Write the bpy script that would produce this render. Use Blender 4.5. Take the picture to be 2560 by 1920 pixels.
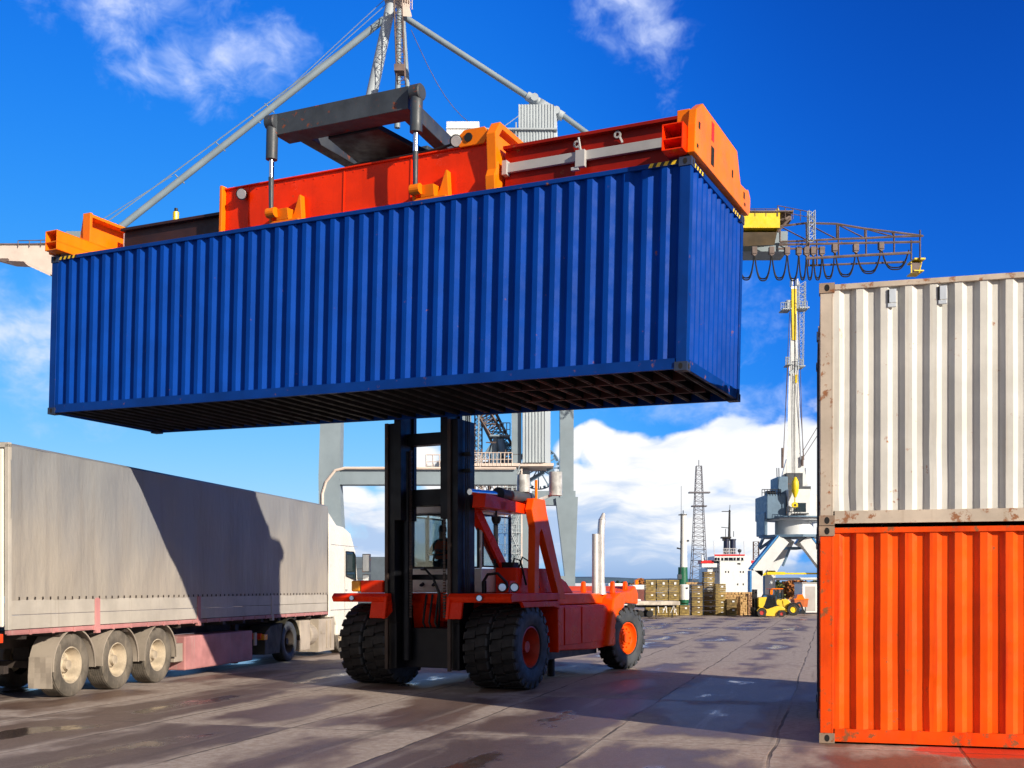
import bpy, math, random
from mathutils import Vector, Matrix, Euler
R = math.radians
random.seed(7)
for o in list(bpy.data.objects): bpy.data.objects.remove(o, do_unlink=True)
scene = bpy.context.scene
C = scene.collection

# ------------------------------------------------------------ camera
FPX, HY, CH = 2800.0, 1467.0, 1.87
cd = bpy.data.cameras.new('camera'); cam = bpy.data.objects.new('camera', cd); C.objects.link(cam)
cam.location = (0, 0, CH); cam.rotation_euler = (R(90), 0, 0)
cd.sensor_width = 36; cd.lens = 36 * FPX / 2560; cd.shift_y = (HY - 960) / 2560; cd.shift_x = 0
cd.clip_start = .1; cd.clip_end = 20000
scene.camera = cam

# ------------------------------------------------------------ sun and sky
SUN_EL = 20.8
sdir = Vector((-.683 * math.cos(R(SUN_EL)), .730 * math.cos(R(SUN_EL)), -math.sin(R(SUN_EL)))).normalized()
ld = bpy.data.lights.new('sun', 'SUN'); ld.energy = 5.0; ld.angle = R(.5); ld.color = (1.0, .90, .76)
sun = bpy.data.objects.new('sun', ld); C.objects.link(sun); sun.rotation_euler = sdir.to_track_quat('-Z', 'Y').to_euler()
scene.view_settings.view_transform = 'Standard'; scene.view_settings.look = 'None'
scene.view_settings.exposure = .32; scene.view_settings.gamma = 1; scene.view_settings.use_curve_mapping = False

class NT:
    """small helper to write node trees"""
    def __init__(s, tree): s.t = tree; s.n = tree.nodes; s.l = tree.links
    def node(s, kind, **kw):
        n = s.n.new(kind)
        for k, v in kw.items(): setattr(n, k, v)
        return n
    def put(s, sock, v):
        if isinstance(v, bpy.types.NodeSocket): s.l.new(v, sock)
        elif v is not None:
            if hasattr(sock.default_value, '__len__') and not hasattr(v, '__len__'): v = (v, v, v)
            if hasattr(sock.default_value, '__len__') and len(sock.default_value) == 4 and len(v) == 3: v = (*v, 1)
            sock.default_value = v
    def m(s, op, a, b=None, c=None, clamp=False):
        n = s.node('ShaderNodeMath', operation=op, use_clamp=clamp)
        s.put(n.inputs[0], a)
        if b is not None: s.put(n.inputs[1], b)
        if c is not None: s.put(n.inputs[2], c)
        return n.outputs[0]
    def noise(s, vec, scale, detail=4, rough=.55, w=None):
        n = s.node('ShaderNodeTexNoise')
        s.put(n.inputs['Vector'], vec); n.inputs['Scale'].default_value = scale
        n.inputs['Detail'].default_value = detail; n.inputs['Roughness'].default_value = rough
        return n.outputs['Fac']
    def ramp(s, v, a, b, lo=0., hi=1.):
        n = s.node('ShaderNodeMapRange', interpolation_type='SMOOTHSTEP')
        s.put(n.inputs[0], v); s.put(n.inputs[1], a); s.put(n.inputs[2], b); s.put(n.inputs[3], lo); s.put(n.inputs[4], hi)
        return n.outputs[0]
    def mix(s, f, a, b, kind='MIX'):
        n = s.node('ShaderNodeMix', data_type='RGBA', blend_type=kind)
        s.put(n.inputs[0], f); s.put(n.inputs[6], a); s.put(n.inputs[7], b)
        return n.outputs[2]
    def vscale(s, v, sx, sy, sz, rz=0, loc=(0, 0, 0)):
        n = s.node('ShaderNodeMapping'); s.put(n.inputs[0], v)
        n.inputs['Scale'].default_value = (sx, sy, sz); n.inputs['Rotation'].default_value = (0, 0, rz); n.inputs['Location'].default_value = loc
        return n.outputs[0]

world = bpy.data.worlds.new('World'); scene.world = world; world.use_nodes = True
w = NT(world.node_tree); w.n.clear()
sky = w.node('ShaderNodeTexSky', sky_type='NISHITA'); sky.sun_disc = False
sky.sun_elevation = R(SUN_EL); sky.sun_rotation = R(136.9); sky.altitude = 0; sky.air_density = 1.0; sky.dust_density = .4; sky.ozone_density = 2.2
tc = w.node('ShaderNodeTexCoord')
sep = w.node('ShaderNodeSeparateXYZ'); w.put(sep.inputs[0], tc.outputs['Generated'])
X_, Y_, Z_ = sep.outputs
az = w.m('ARCTAN2', X_, Y_); el = w.m('ARCSINE', Z_)
# a polarising filter: the sky darkens a quarter turn from the sun and towards the zenith
h_ = w.m('MULTIPLY', w.ramp(az, -.12, .44), 1.05)
gg = w.m('EXPONENT', w.m('MULTIPLY', w.m('ADD', w.m('ADD', w.m('MULTIPLY', el, 3.45), .09), h_), -1))
bb = w.m('MULTIPLY', w.m('SUBTRACT', 1, w.m('EXPONENT', w.m('MULTIPLY', gg, -8.5))), 1.06)
rd = w.m('MULTIPLY', w.m('POWER', gg, 3.0), 1.0)
cc = w.node('ShaderNodeCombineColor'); w.put(cc.inputs[0], rd); w.put(cc.inputs[1], gg); w.put(cc.inputs[2], bb)
graded = w.node('ShaderNodeVectorMath', operation='SCALE'); w.put(graded.inputs[0], cc.outputs[0]); graded.inputs['Scale'].default_value = 1 / (1.248 * .085)
hs = w.node('ShaderNodeHueSaturation'); w.put(hs.inputs['Color'], sky.outputs[0]); hs.inputs['Saturation'].default_value = 1.25
skyc = w.mix(.95, hs.outputs[0], graded.outputs[0])
# behind the camera the unseen sky is a neutral tone added for fill
backf = w.ramp(Y_, .25, -.35)
skyc = w.mix(w.m('MULTIPLY', backf, .85), skyc, (3.0, 2.9, 2.9))
# clouds: patches given by direction, broken up by noise
def cdir(Xp, Yp):
    d = Vector(((Xp - 1280) / FPX, 1, (HY - Yp) / FPX)).normalized()
    return math.atan2(d.x, d.y), math.asin(d.z)
wv = w.node('ShaderNodeCombineXYZ'); w.put(wv.inputs[0], az); w.put(wv.inputs[1], w.m('MULTIPLY', el, 1.35))
vec = wv.outputs[0]
warp = w.node('ShaderNodeVectorMath', operation='ADD'); w.put(warp.inputs[0], vec)
wn_ = w.node('ShaderNodeTexNoise'); w.put(wn_.inputs['Vector'], vec); wn_.inputs['Scale'].default_value = 14; wn_.inputs['Detail'].default_value = 2
ws = w.node('ShaderNodeVectorMath', operation='SCALE'); w.put(ws.inputs[0], wn_.outputs['Color']); ws.inputs['Scale'].default_value = .045; w.put(warp.inputs[1], ws.outputs[0])
wv2 = warp.outputs[0]
n1 = w.noise(wv2, 8, 6, .60); n2 = w.noise(w.vscale(wv2, 1, 3.2, 1, loc=(3, 1, 0)), 5, 6, .58); n3 = w.noise(w.vscale(wv2, 1, 1, 1, loc=(7, 2, 0)), 24, 4, .65)
def billow(scale):
    v_ = w.node('ShaderNodeTexVoronoi', feature='F1'); w.put(v_.inputs['Vector'], wv2); v_.inputs['Scale'].default_value = scale
    return w.m('SUBTRACT', .45, v_.outputs['Distance'])
puff = w.m('ADD', w.m('MULTIPLY', billow(16), 1.5), w.m('MULTIPLY', billow(38), .8))
def patches(lst):
    f_ = None
    for (Xp, Yp, rx, ry, s) in lst:
        a0, e0 = cdir(Xp, Yp)
        dx = w.m('DIVIDE', w.m('SUBTRACT', az, a0), rx); dy = w.m('DIVIDE', w.m('SUBTRACT', el, e0), ry)
        q = w.m('MULTIPLY', w.m('SUBTRACT', 1, w.m('ADD', w.m('MULTIPLY', dx, dx), w.m('MULTIPLY', dy, dy))), s)
        f_ = q if f_ is None else w.m('MAXIMUM', f_, q)
    return w.m('MAXIMUM', f_, -1.4)
# high thin clouds
fh = patches([(480, 80, .085, .06, .70), (630, 140, .075, .042, .95), (370, 15, .09, .04, .75), (1600, 40, .055, .05, .75), (1650, 100, .035, .05, .6), (20, 830, .085, .055, .9), (110, 920, .06, .045, .6), (1780, 1030, .10, .018, .55), (1900, 1010, .08, .02, .5), (1930, 900, .03, .03, .1)])
dh = w.m('ADD', w.m('ADD', w.m('MULTIPLY', w.m('SUBTRACT', n1, .5), 4.6), w.m('MULTIPLY', w.m('SUBTRACT', n3, .5), 1.3)), fh)
mh = w.m('MULTIPLY', w.ramp(dh, -.1, 1.45), .86)
# low cumulus bank
fl = patches([(1545, 1150, .050, .045, 1.5), (1480, 1210, .06, .05, 1.3), (1640, 1180, .07, .045, 1.4), (1760, 1170, .10, .040, 1.4), (1900, 1160, .12, .045, 1.4), (1560, 1290, .12, .07, 1.5), (1800, 1300, .22, .08, 1.5), (2100, 1250, .2, .09, 1.5), (1240, 1395, .5, .03, 1.1), (900, 1300, .035, .035, .75), (1000, 1320, .06, .035, .9), (1150, 1270, .09, .06, 1.2), (1700, 1400, .35, .045, 1.2)])
dl = w.m('ADD', w.m('ADD', w.m('ADD', w.m('MULTIPLY', w.m('SUBTRACT', n1, .5), 1.5), w.m('MULTIPLY', w.m('SUBTRACT', n3, .5), .8)), puff), fl)
ml = w.ramp(dl, .18, .70)
# flat blue-grey undersides in the bank, white tops
sh_ = w.m('ADD', w.m('ADD', n2, w.m('MULTIPLY', puff, .05)), w.ramp(el, .01, .11, -.045, .18))
shade = w.ramp(sh_, .40, .58)
lowc = w.mix(shade, (4.4, 5.9, 8.4), (9.6, 9.7, 9.9))
skyc = w.mix(ml, skyc, lowc)
skyc = w.mix(mh, skyc, w.mix(w.ramp(dh, .3, 1.4), (5.6, 7.2, 10.8), (8.4, 8.9, 10.9)))
# thin band of blue-grey air over the sea
skyc = w.mix(w.ramp(el, .034, .0, 0, .75), skyc, (2.4, 4.0, 6.9))
# the polarised dark blue is what lies before the camera; behind it the sky is the same paler mix
bg = w.node('ShaderNodeBackground'); w.put(bg.inputs[0], skyc); bg.inputs[1].default_value = .085
world.cycles.sampling_method = 'MANUAL'; world.cycles.sample_map_resolution = 512
out = w.node('ShaderNodeOutputWorld'); w.l.new(bg.outputs[0], out.inputs[0])

# ------------------------------------------------------------ materials
def newmat(name):
    m = bpy.data.materials.new(name); m.use_nodes = True; t = NT(m.node_tree); t.n.clear()
    o = t.node('ShaderNodeOutputMaterial'); b = t.node('ShaderNodeBsdfPrincipled'); t.l.new(b.outputs[0], o.inputs[0])
    return m, t, b, o
def paint(name, col, rough=.45, var=.12, rust=0., metal=0., rustcol=(.16, .055, .02), scale=1., streak=0., dirt=(.10, .075, .05), dirtamt=0., bump=.02, spec=.5):
    m, t, b, o = newmat(name)
    v = t.node('ShaderNodeTexCoord').outputs['Object']
    n = t.noise(v, 1.3 * scale, 6, .6)
    dark = tuple(c * (1 - var * 2) for c in col); lite = tuple(min(1, c * (1 + var)) for c in col)
    c = t.mix(t.ramp(n, .3, .7), dark, lite)
    if dirtamt:
        dn = t.noise(t.vscale(v, 6, 6, .7), .9 * scale, 6, .65)
        c = t.mix(t.ramp(dn, .55 - dirtamt * .25, .80, 0, .8), c, dirt)
    if streak:
        sn = t.noise(t.vscale(v, 9, 9, .35), 1.0 * scale, 5, .6)
        c = t.mix(t.ramp(sn, .56, .72, 0, streak), c, dirt)
    ro = t.ramp(t.noise(v, 4 * scale, 4), .3, .7, max(.05, rough - .1), min(1, rough + .12))
    if rust:
        rn = t.noise(v, 5.5 * scale, 8, .72)
        rf = t.ramp(rn, .74 - rust * .26, .80 - rust * .24)
        c = t.mix(rf, c, t.mix(t.noise(v, 22 * scale, 3), rustcol, tuple(x * 2.2 for x in rustcol)))
        ro = t.m('MAXIMUM', ro, t.m('MULTIPLY', rf, .85))
    t.put(b.inputs['Base Color'], c); t.put(b.inputs['Roughness'], ro)
    b.inputs['Metallic'].default_value = metal; b.inputs['Specular IOR Level'].default_value = spec
    if bump:
        bp = t.node('ShaderNodeBump'); bp.inputs['Strength'].default_value = 1; bp.inputs['Distance'].default_value = bump
        t.put(bp.inputs['Height'], t.noise(v, 2.2 * scale, 5, .5)); t.l.new(bp.outputs[0], b.inputs['Normal'])
    return m
def glass(name, tint=(.75, .85, .85), refl=.5):
    m, t, b, o = newmat(name)
    t.n.remove(b)
    tr = t.node('ShaderNodeBsdfTransparent'); tr.inputs[0].default_value = (*tint, 1)
    gl = t.node('ShaderNodeBsdfGlossy'); gl.inputs['Roughness'].default_value = .03
    lw = t.node('ShaderNodeLayerWeight'); lw.inputs[0].default_value = refl
    mx = t.node('ShaderNodeMixShader'); t.put(mx.inputs[0], t.m('ADD', t.m('MULTIPLY', lw.outputs['Fresnel'], .45), .02))
    t.l.new(tr.outputs[0], mx.inputs[1]); t.l.new(gl.outputs[0], mx.inputs[2]); t.l.new(mx.outputs[0], o.inputs[0])
    return m
M = {}
M['blue'] = paint('blue container paint', (.0015, .050, .32), .5, .07, rust=.30, streak=.12, dirt=(.005, .03, .18), bump=.006, spec=.06)
M['blue_frame'] = paint('blue frame paint', (.0015, .040, .24), .5, .10, rust=.46, bump=.004, spec=.14)
M['under'] = paint('underside coating', (.006, .0055, .007), .6, .3, rust=.25, rustcol=(.02, .010, .008), bump=.004)
M['white_c'] = paint('old white container paint', (.66, .64, .585), .5, .07, rust=.44, rustcol=(.22, .09, .04), streak=.38, dirt=(.46, .39, .30), bump=.012)
M['white_f'] = paint('old white frame paint', (.54, .45, .36), .55, .12, rust=.74, rustcol=(.17, .07, .03), streak=.35, dirt=(.34, .25, .16), bump=.006)
M['orange_c'] = paint('orange container paint', (.92, .092, .002), .42, .09, rust=.44, streak=.55, dirt=(.60, .016, .002), bump=.012, spec=.22)
M['orange_f'] = paint('orange frame paint', (.86, .075, .002), .45, .12, rust=.74, dirtamt=.3, dirt=(.5, .02, .004), bump=.006, spec=.22)
M['cast_w'] = paint('rusty casting steel', (.34, .24, .17), .7, .2, rust=.85, rustcol=(.13, .05, .02), bump=.006)
M['cast_b'] = paint('scuffed blue casting', (.03, .045, .09), .5, .2, rust=.45, bump=.004)
M['hollow_shade'] = paint('dark hollow and shadow', (.008, .007, .007), .9, .1, bump=0)  # near-black put in as the shade of slots and beside vents
M['navy_c'] = paint('dark navy container paint', (.012, .014, .035), .5, .15, rust=.3, bump=.008)
M['red_m'] = paint('machine red paint', (.92, .034, .001), .33, .08, rust=.30, streak=.14, dirt=(.35, .015, .005), bump=.006, spec=.22)
M['orange_m'] = paint('machine orange paint', (.95, .205, .003), .36, .07, rust=.34, streak=.12, dirt=(.45, .05, .01), bump=.005, spec=.22)
M['darkred'] = paint('dull red beam paint', (.30, .008, .002), .45, .15, rust=.5, bump=.006, spec=.22)
M['steel'] = paint('dark greased steel', (.009, .010, .014), .42, .25, rust=.20, rustcol=(.035, .014, .008), bump=.004, spec=.35)
M['steel2'] = paint('grey black steel frame', (.050, .060, .072), .5, .2, rust=.60, rustcol=(.13, .03, .01), bump=.005)
M['brownsteel'] = paint('brown worn steel', (.060, .036, .026), .5, .25, rust=.4, bump=.004)
M['chrome'] = paint('polished rod', (.85, .85, .85), .12, .02, metal=1, bump=0)
M['rubber'] = paint('black rubber', (.018, .017, .017), .72, .25, streak=.3, dirt=(.055, .045, .035), bump=.008, scale=2)
M['rubber_wall'] = paint('sidewall rubber', (.052, .058, .064), .6, .2, streak=.3, dirt=(.10, .095, .09), bump=.004, scale=2)
M['dusty'] = paint('dusty tyre rubber', (.145, .125, .10), .85, .25, streak=.6, dirt=(.27, .22, .165), bump=.004, scale=2)
M['dustrim'] = paint('muddy cream rim', (.50, .42, .31), .6, .18, rust=.42, rustcol=(.2, .12, .06), streak=.4, dirt=(.25, .18, .12), bump=.004, scale=3)
M['cream'] = paint('white cab paint', (.78, .77, .72), .3, .04, bump=.002)
M['cabwhite'] = paint('lorry white paint', (.80, .77, .68), .3, .04, streak=.12, dirt=(.5, .42, .32), bump=.002)
M['beige'] = paint('dusty beige panels', (.42, .36, .29), .7, .12, streak=.5, dirt=(.24, .19, .14), bump=.005)
M['flap'] = paint('dusty mud guard', (.33, .28, .225), .85, .12, streak=.5, dirt=(.22, .18, .14), bump=.006)
M['board'] = paint('pale side boards', (.47, .43, .37), .6, .08, rust=.06, streak=.40, dirt=(.33, .28, .22), bump=.004)
M['pinkred'] = paint('faded red paint', (.52, .23, .22), .6, .14, rust=.2, rustcol=(.45, .02, .02), streak=.5, dirt=(.40, .33, .29), bump=.004)
M['chassis'] = paint('dark chassis', (.045, .033, .026), .7, .3, streak=.5, dirt=(.10, .075, .055), bump=.004)
M['glass'] = glass('cab glass')
M['dglass'] = glass('dark glass', (.18, .25, .27), .6)
M['lens'] = paint('lamp lens', (.85, .87, .9), .08, .02, metal=.7, bump=0)
M['amber'] = paint('amber lamp', (.9, .35, .02), .2, .05, bump=0)
M['redlamp'] = paint('red lamp', (.85, .07, .02), .2, .05, bump=0)
M['yellow'] = paint('crane yellow', (.80, .58, .01), .4, .05, bump=0)
M['hazy'] = paint('hazard yellow', (.85, .56, .02), .5, .05, bump=0)
M['black'] = paint('black paint', (.012, .012, .013), .5, .2, bump=0)
M['crane'] = paint('blue grey crane paint', (.23, .29, .33), .5, .06, rust=.07, rustcol=(.25, .1, .05), streak=.22, dirt=(.2, .24, .25), bump=0, scale=.35)
M['crane_l'] = paint('light crane paint', (.40, .45, .48), .5, .04, rust=.02, streak=.15, dirt=(.28, .30, .31), bump=0, scale=.25)
M['cranerust'] = paint('weathered crane cream', (.70, .58, .50), .5, .08, rust=.38, rustcol=(.35, .15, .09), bump=0, scale=.4)
M['lattice'] = paint('weathered lattice steel', (.16, .115, .10), .6, .2, rust=.4, rustcol=(.14, .06, .035), bump=0)
M['cwhite'] = paint('crane white', (.66, .68, .68), .45, .05, streak=.1, dirt=(.4, .4, .4), bump=0)
M['cblue'] = paint('crane blue', (.03, .20, .48), .45, .05, bump=0)
M['cslate'] = paint('crane slate blue', (.12, .20, .29), .5, .08, bump=0)
M['shipw'] = paint('ship white', (.80, .80, .78), .4, .03, bump=0)
M['shipr'] = paint('ship red', (.70, .02, .02), .4, .05, bump=0)
M['shipn'] = paint('ship navy', (.012, .02, .055), .4, .1, bump=0)
M['hull'] = paint('brown hull', (.20, .06, .045), .5, .15, rust=.2, bump=0)
M['green'] = paint('dark green paint', (.01, .12, .06), .45, .1, bump=0)
M['jyellow'] = paint('machine yellow', (.85, .56, .03), .4, .06, streak=.2, dirt=(.5, .3, .1), bump=0)
M['wred'] = paint('wheel red', (.5, .04, .03), .5, .1, bump=0)
M['tank'] = paint('pale deck', (.62, .55, .46), .6, .25, rust=.3, rustcol=(.5, .2, .1), bump=0)
M['skin'] = paint('skin', (.55, .30, .20), .5, .05, bump=0)
M['hair'] = paint('dark hair', (.03, .02, .015), .6, .1, bump=0)
M['jacket'] = paint('patterned jacket', (.03, .07, .06), .8, .3, rust=.6, rustcol=(.20, .02, .04), scale=3, bump=0)
M['vest'] = paint('orange vest', (.9, .12, .01), .7, .05, bump=0)
M['trousers'] = paint('dark trousers', (.03, .035, .05), .8, .1, bump=0)
M['seat'] = paint('seat fabric', (.04, .04, .045), .8, .1, bump=0)
M['silver'] = paint('silver exhaust', (.62, .60, .58), .42, .10, metal=.35, rust=.05, bump=.002)
M['grey'] = paint('grey bar paint', (.42, .41, .40), .5, .08, bump=.002)

def tarp_mat():
    m, t, b, o = newmat('dusty grey tarpaulin')
    v = t.node('ShaderNodeTexCoord').outputs['Object']
    s = t.node('ShaderNodeSeparateXYZ'); t.put(s.inputs[0], v)
    n = t.noise(v, .55, 6, .55); dust = t.ramp(t.m('ADD', s.outputs[2], t.m('MULTIPLY', t.m('SUBTRACT', n, .5), 2.6)), 3.9, 1.5)
    c = t.mix(dust, (.235, .24, .245), (.36, .318, .265))
    st = t.noise(t.vscale(v, 5, 5, .25), 1, 6, .6)
    c = t.mix(t.ramp(st, .5, .75, 0, .35), c, (.19, .17, .15))
    # horizontal creases as faint scratches
    cr = t.noise(t.vscale(v, .5, .5, 14, loc=(2, 2, 0)), 1.2, 7, .7)
    c = t.mix(t.ramp(cr, .66, .70, 0, .25), c, (.14, .13, .12))
    t.put(b.inputs['Base Color'], c); b.inputs['Roughness'].default_value = .6
    bp = t.node('ShaderNodeBump'); bp.inputs['Distance'].default_value = .05
    t.put(bp.inputs['Height'], t.m('ADD', t.noise(t.vscale(v, 1, 1.6, .5), 1.1, 5, .5), t.m('MULTIPLY', t.noise(t.vscale(v, 3, 3, 1.2, rz=.4), 1.6, 6, .6), .35)))
    t.l.new(bp.outputs[0], b.inputs['Normal'])
    return m
M['tarp'] = tarp_mat()

def ground_mat():
    m, t, b, o = newmat('wet concrete slabs')
    v = t.node('ShaderNodeTexCoord').outputs['Object']
    # slab space: u across, v along
    rot = t.node('ShaderNodeVectorRotate', rotation_type='Z_AXIS'); t.put(rot.inputs['Vector'], v); rot.inputs['Angle'].default_value = R(15.9)
    s = t.node('ShaderNodeSeparateXYZ'); t.put(s.inputs[0], rot.outputs[0])
    wob = t.m('MULTIPLY', t.m('SUBTRACT', t.noise(v, .35, 3), .5), .10)
    u = t.m('ADD', t.m('DIVIDE', t.m('ADD', s.outputs[0], 2.72), 2.08), wob)
    vv = t.m('DIVIDE', t.m('ADD', s.outputs[1], 1.5), 5.0)
    fu = t.m('FRACT', u); fv = t.m('FRACT', vv)
    eu = t.m('MULTIPLY', t.m('MINIMUM', fu, t.m('SUBTRACT', 1, fu)), 2.08)      # metres to the joint
    ev = t.m('MULTIPLY', t.m('MINIMUM', fv, t.m('SUBTRACT', 1, fv)), 5.0)
    n_big = t.noise(v, .16, 5, .6); n_mid = t.noise(t.vscale(rot.outputs[0], 1.4, .55, 1), .62, 7, .62); n_f = t.noise(v, 9, 8, .7); n_ff = t.noise(v, 60, 4, .7)
    cid = t.node('ShaderNodeCombineXYZ'); t.put(cid.inputs[0], t.m('FLOOR', u)); t.put(cid.inputs[1], t.m('FLOOR', vv))
    wn = t.node('ShaderNodeTexWhiteNoise', noise_dimensions='2D'); t.put(wn.inputs['Vector'], cid.outputs[0])
    slab = wn.outputs['Value']
    edge = t.m('MINIMUM', t.m('MULTIPLY', eu, 1.0), t.m('MULTIPLY', ev, .8))
    # wet: slab centres, dry near joints; noise breaks it up
    wetv = t.m('ADD', t.m('ADD', t.m('MULTIPLY', t.m('SUBTRACT', n_mid, .5), 2.3), t.m('MULTIPLY', edge, .75)), t.m('ADD', t.m('MULTIPLY', t.m('SUBTRACT', slab, .5), .55), t.m('MULTIPLY', t.m('SUBTRACT', n_f, .5), .35)))
    sp = t.node('ShaderNodeSeparateXYZ'); t.put(sp.inputs[0], v)
    near = t.ramp(sp.outputs[1], 34, 15, 0, .30)
    wetv = t.m('ADD', wetv, t.m('ADD', t.m('SUBTRACT', near, .16), t.m('MULTIPLY', t.m('SUBTRACT', n_big, .5), 1.2)))
    damp = t.ramp(wetv, .06, .50)
    puddle = t.ramp(t.m('SUBTRACT', wetv, near), .62, .85)
    dry = t.mix(t.ramp(n_f, .3, .7), (.30, .225, .175), (.47, .395, .34))
    wet = t.mix(t.ramp(n_mid, .35, .65), (.105, .060, .043), (.175, .108, .078))
    wet = t.mix(t.ramp(slab, .2, .8, 0, .5), wet, (.100, .072, .060))
    c = t.mix(damp, dry, wet)
    c = t.mix(t.m('MULTIPLY', puddle, .7), c, (.045, .034, .032))
    tr_ = t.noise(t.vscale(rot.outputs[0], 3.2, .14, 1, loc=(1, 1, 0)), 1.0, 6, .6)
    c = t.mix(t.m('MULTIPLY', t.ramp(tr_, .58, .70, 0, .45), t.m('SUBTRACT', 1, puddle)), c, (.36, .30, .25))
    c = t.mix(t.ramp(t.noise(t.vscale(rot.outputs[0], 2.4, .10, 1, loc=(5, 3, 0)), 1.0, 6, .6), .60, .70, 0, .45), c, (.05, .035, .028))
    # orange grit in the foreground
    vo = t.node('ShaderNodeTexVoronoi'); t.put(vo.inputs['Vector'], v); vo.inputs['Scale'].default_value = 30
    grit = t.m('MULTIPLY', t.ramp(vo.outputs['Distance'], .16, .08), t.ramp(t.noise(v, .9, 4), .46, .62))
    grit = t.m('MULTIPLY', grit, t.m('SUBTRACT', 1, puddle))
    c = t.mix(t.m('MULTIPLY', grit, .75), c, t.mix(t.ramp(t.noise(v, 11, 1), .5, .56), (.36, .15, .07), (.55, .50, .44)))
    c = t.mix(t.m('MULTIPLY', t.ramp(t.noise(v, 42, 5, .8), .50, .68), .30), c, (.50, .42, .35))
    c = t.mix(t.m('MULTIPLY', t.ramp(t.noise(t.vscale(v, 1, 1, 1, loc=(9, 4, 0)), 34, 5, .8), .52, .70), .45), c, (.035, .026, .022))
    # orange paint flakes by the stack
    vd = t.node('ShaderNodeVectorMath', operation='DISTANCE'); t.put(vd.inputs[0], t.vscale(v, 1, 1.6, 1)); vd.inputs[1].default_value = (5.45, 12.75 * 1.6, 0)
    pm = t.m('MULTIPLY', t.ramp(t.m('ADD', vd.outputs['Value'], t.m('MULTIPLY', t.noise(v, 5, 6, .7), .9)), 1.45, 1.2), .9)
    c = t.mix(pm, c, (.62, .035, .006))
    # crack line and its pale rim
    jit = t.m('MULTIPLY', t.noise(v, 3.5, 5, .7), .035)
    crack = t.m('MULTIPLY', t.ramp(t.m('MINIMUM', t.m('SUBTRACT', eu, jit), t.m('SUBTRACT', ev, jit)), .006, -.004), t.ramp(t.noise(v, .8, 4), .35, .6, .25, 1))
    c = t.mix(t.m('MULTIPLY', crack, .8), c, (.035, .028, .022))
    t.put(b.inputs['Base Color'], c)
    ro = t.m('ADD', t.m('MULTIPLY', t.m('SUBTRACT', 1, damp), .34), .47)
    ro = t.m('SUBTRACT', ro, t.m('MULTIPLY', puddle, .32))
    ro = t.m('ADD', ro, t.m('MULTIPLY', t.m('SUBTRACT', n_f, .5), .22), clamp=True)
    t.put(b.inputs['Roughness'], ro)
    b.inputs['Specular IOR Level'].default_value = .5
    h = t.m('ADD', t.m('MULTIPLY', n_f, .25), t.m('MULTIPLY', n_ff, .20)); h = t.m('MULTIPLY', h, t.m('SUBTRACT', 1, t.m('MULTIPLY', puddle, .93)))
    h = t.m('SUBTRACT', h, t.m('MULTIPLY', crack, .5)); h = t.m('ADD', h, t.m('MULTIPLY', grit, .3))
    bp = t.node('ShaderNodeBump'); bp.inputs['Distance'].default_value = .022; bp.inputs['Strength'].default_value = .9; t.put(bp.inputs['Height'], h)
    t.l.new(bp.outputs[0], b.inputs['Normal'])
    return m
M['ground'] = ground_mat()

def wood_mat(name, a, b_, rows, cols):
    m, t, b, o = newmat(name)
    v = t.node('ShaderNodeTexCoord').outputs['Object']
    s = t.node('ShaderNodeSeparateXYZ'); t.put(s.inputs[0], v)
    cb = t.node('ShaderNodeCombineXYZ'); t.put(cb.inputs[0], t.m('FLOOR', t.m('MULTIPLY', t.m('ADD', s.outputs[0], s.outputs[1]), cols))); t.put(cb.inputs[1], t.m('FLOOR', t.m('MULTIPLY', s.outputs[2], rows)))
    wn = t.node('ShaderNodeTexWhiteNoise', noise_dimensions='2D'); t.put(wn.inputs['Vector'], cb.outputs[0])
    c = t.mix(wn.outputs['Value'], a, b_)
    fz = t.m('FRACT', t.m('MULTIPLY', s.outputs[2], rows))
    c = t.mix(t.m('MULTIPLY', t.m('LESS_THAN', fz, .14), .6), c, (.02, .014, .006))
    c = t.mix(t.ramp(t.noise(v, 3, 5), .35, .7, 0, .5), c, tuple(x * .5 for x in a))
    t.put(b.inputs['Base Color'], c); b.inputs['Roughness'].default_value = .8
    return m
M['bundle'] = wood_mat('weathered sawn timber', (.19, .13, .04), (.46, .33, .10), 11, 6)
M['bundle_dark'] = wood_mat('damp sawn timber', (.13, .085, .03), (.33, .22, .07), 11, 6)
M['log_ends'] = wood_mat('stacked board ends', (.22, .09, .05), (.66, .42, .22), 12, 10)
M['fresh'] = wood_mat('fresh pale boards', (.55, .33, .13), (.75, .50, .22), 14, 8)
def leaf_mat(name, a, b_):
    m, t, b, o = newmat(name)
    v = t.node('ShaderNodeTexCoord').outputs['Object']
    t.put(b.inputs['Base Color'], t.mix(t.ramp(t.noise(v, .6, 4), .35, .65), a, b_)); b.inputs['Roughness'].default_value = .7
    return m
M['leaf_d'] = leaf_mat('dark conifer foliage', (.018, .035, .022), (.05, .075, .035))
M['leaf_o'] = leaf_mat('autumn foliage', (.30, .09, .02), (.50, .20, .04))
M['leaf_y'] = leaf_mat('yellow green foliage', (.14, .15, .03), (.25, .24, .06))
M['bark'] = paint('bark', (.08, .055, .04), .9, .2, bump=0)
def sea_mat():
    m, t, b, o = newmat('harbour water')
    v = t.node('ShaderNodeTexCoord').outputs['Object']
    b.inputs['Base Color'].default_value = (.02, .06, .11, 1); b.inputs['Roughness'].default_value = .12
    bp = t.node('ShaderNodeBump'); bp.inputs['Distance'].default_value = .3; t.put(bp.inputs['Height'], t.noise(v, .5, 5)); t.l.new(bp.outputs[0], b.inputs['Normal'])
    return m
M['sea'] = sea_mat()
M['hill'] = paint('haze blue wooded shore', (.06, .11, .17), .9, .15, bump=0, scale=.01)  # blue of distant haze is put into this colour

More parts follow.
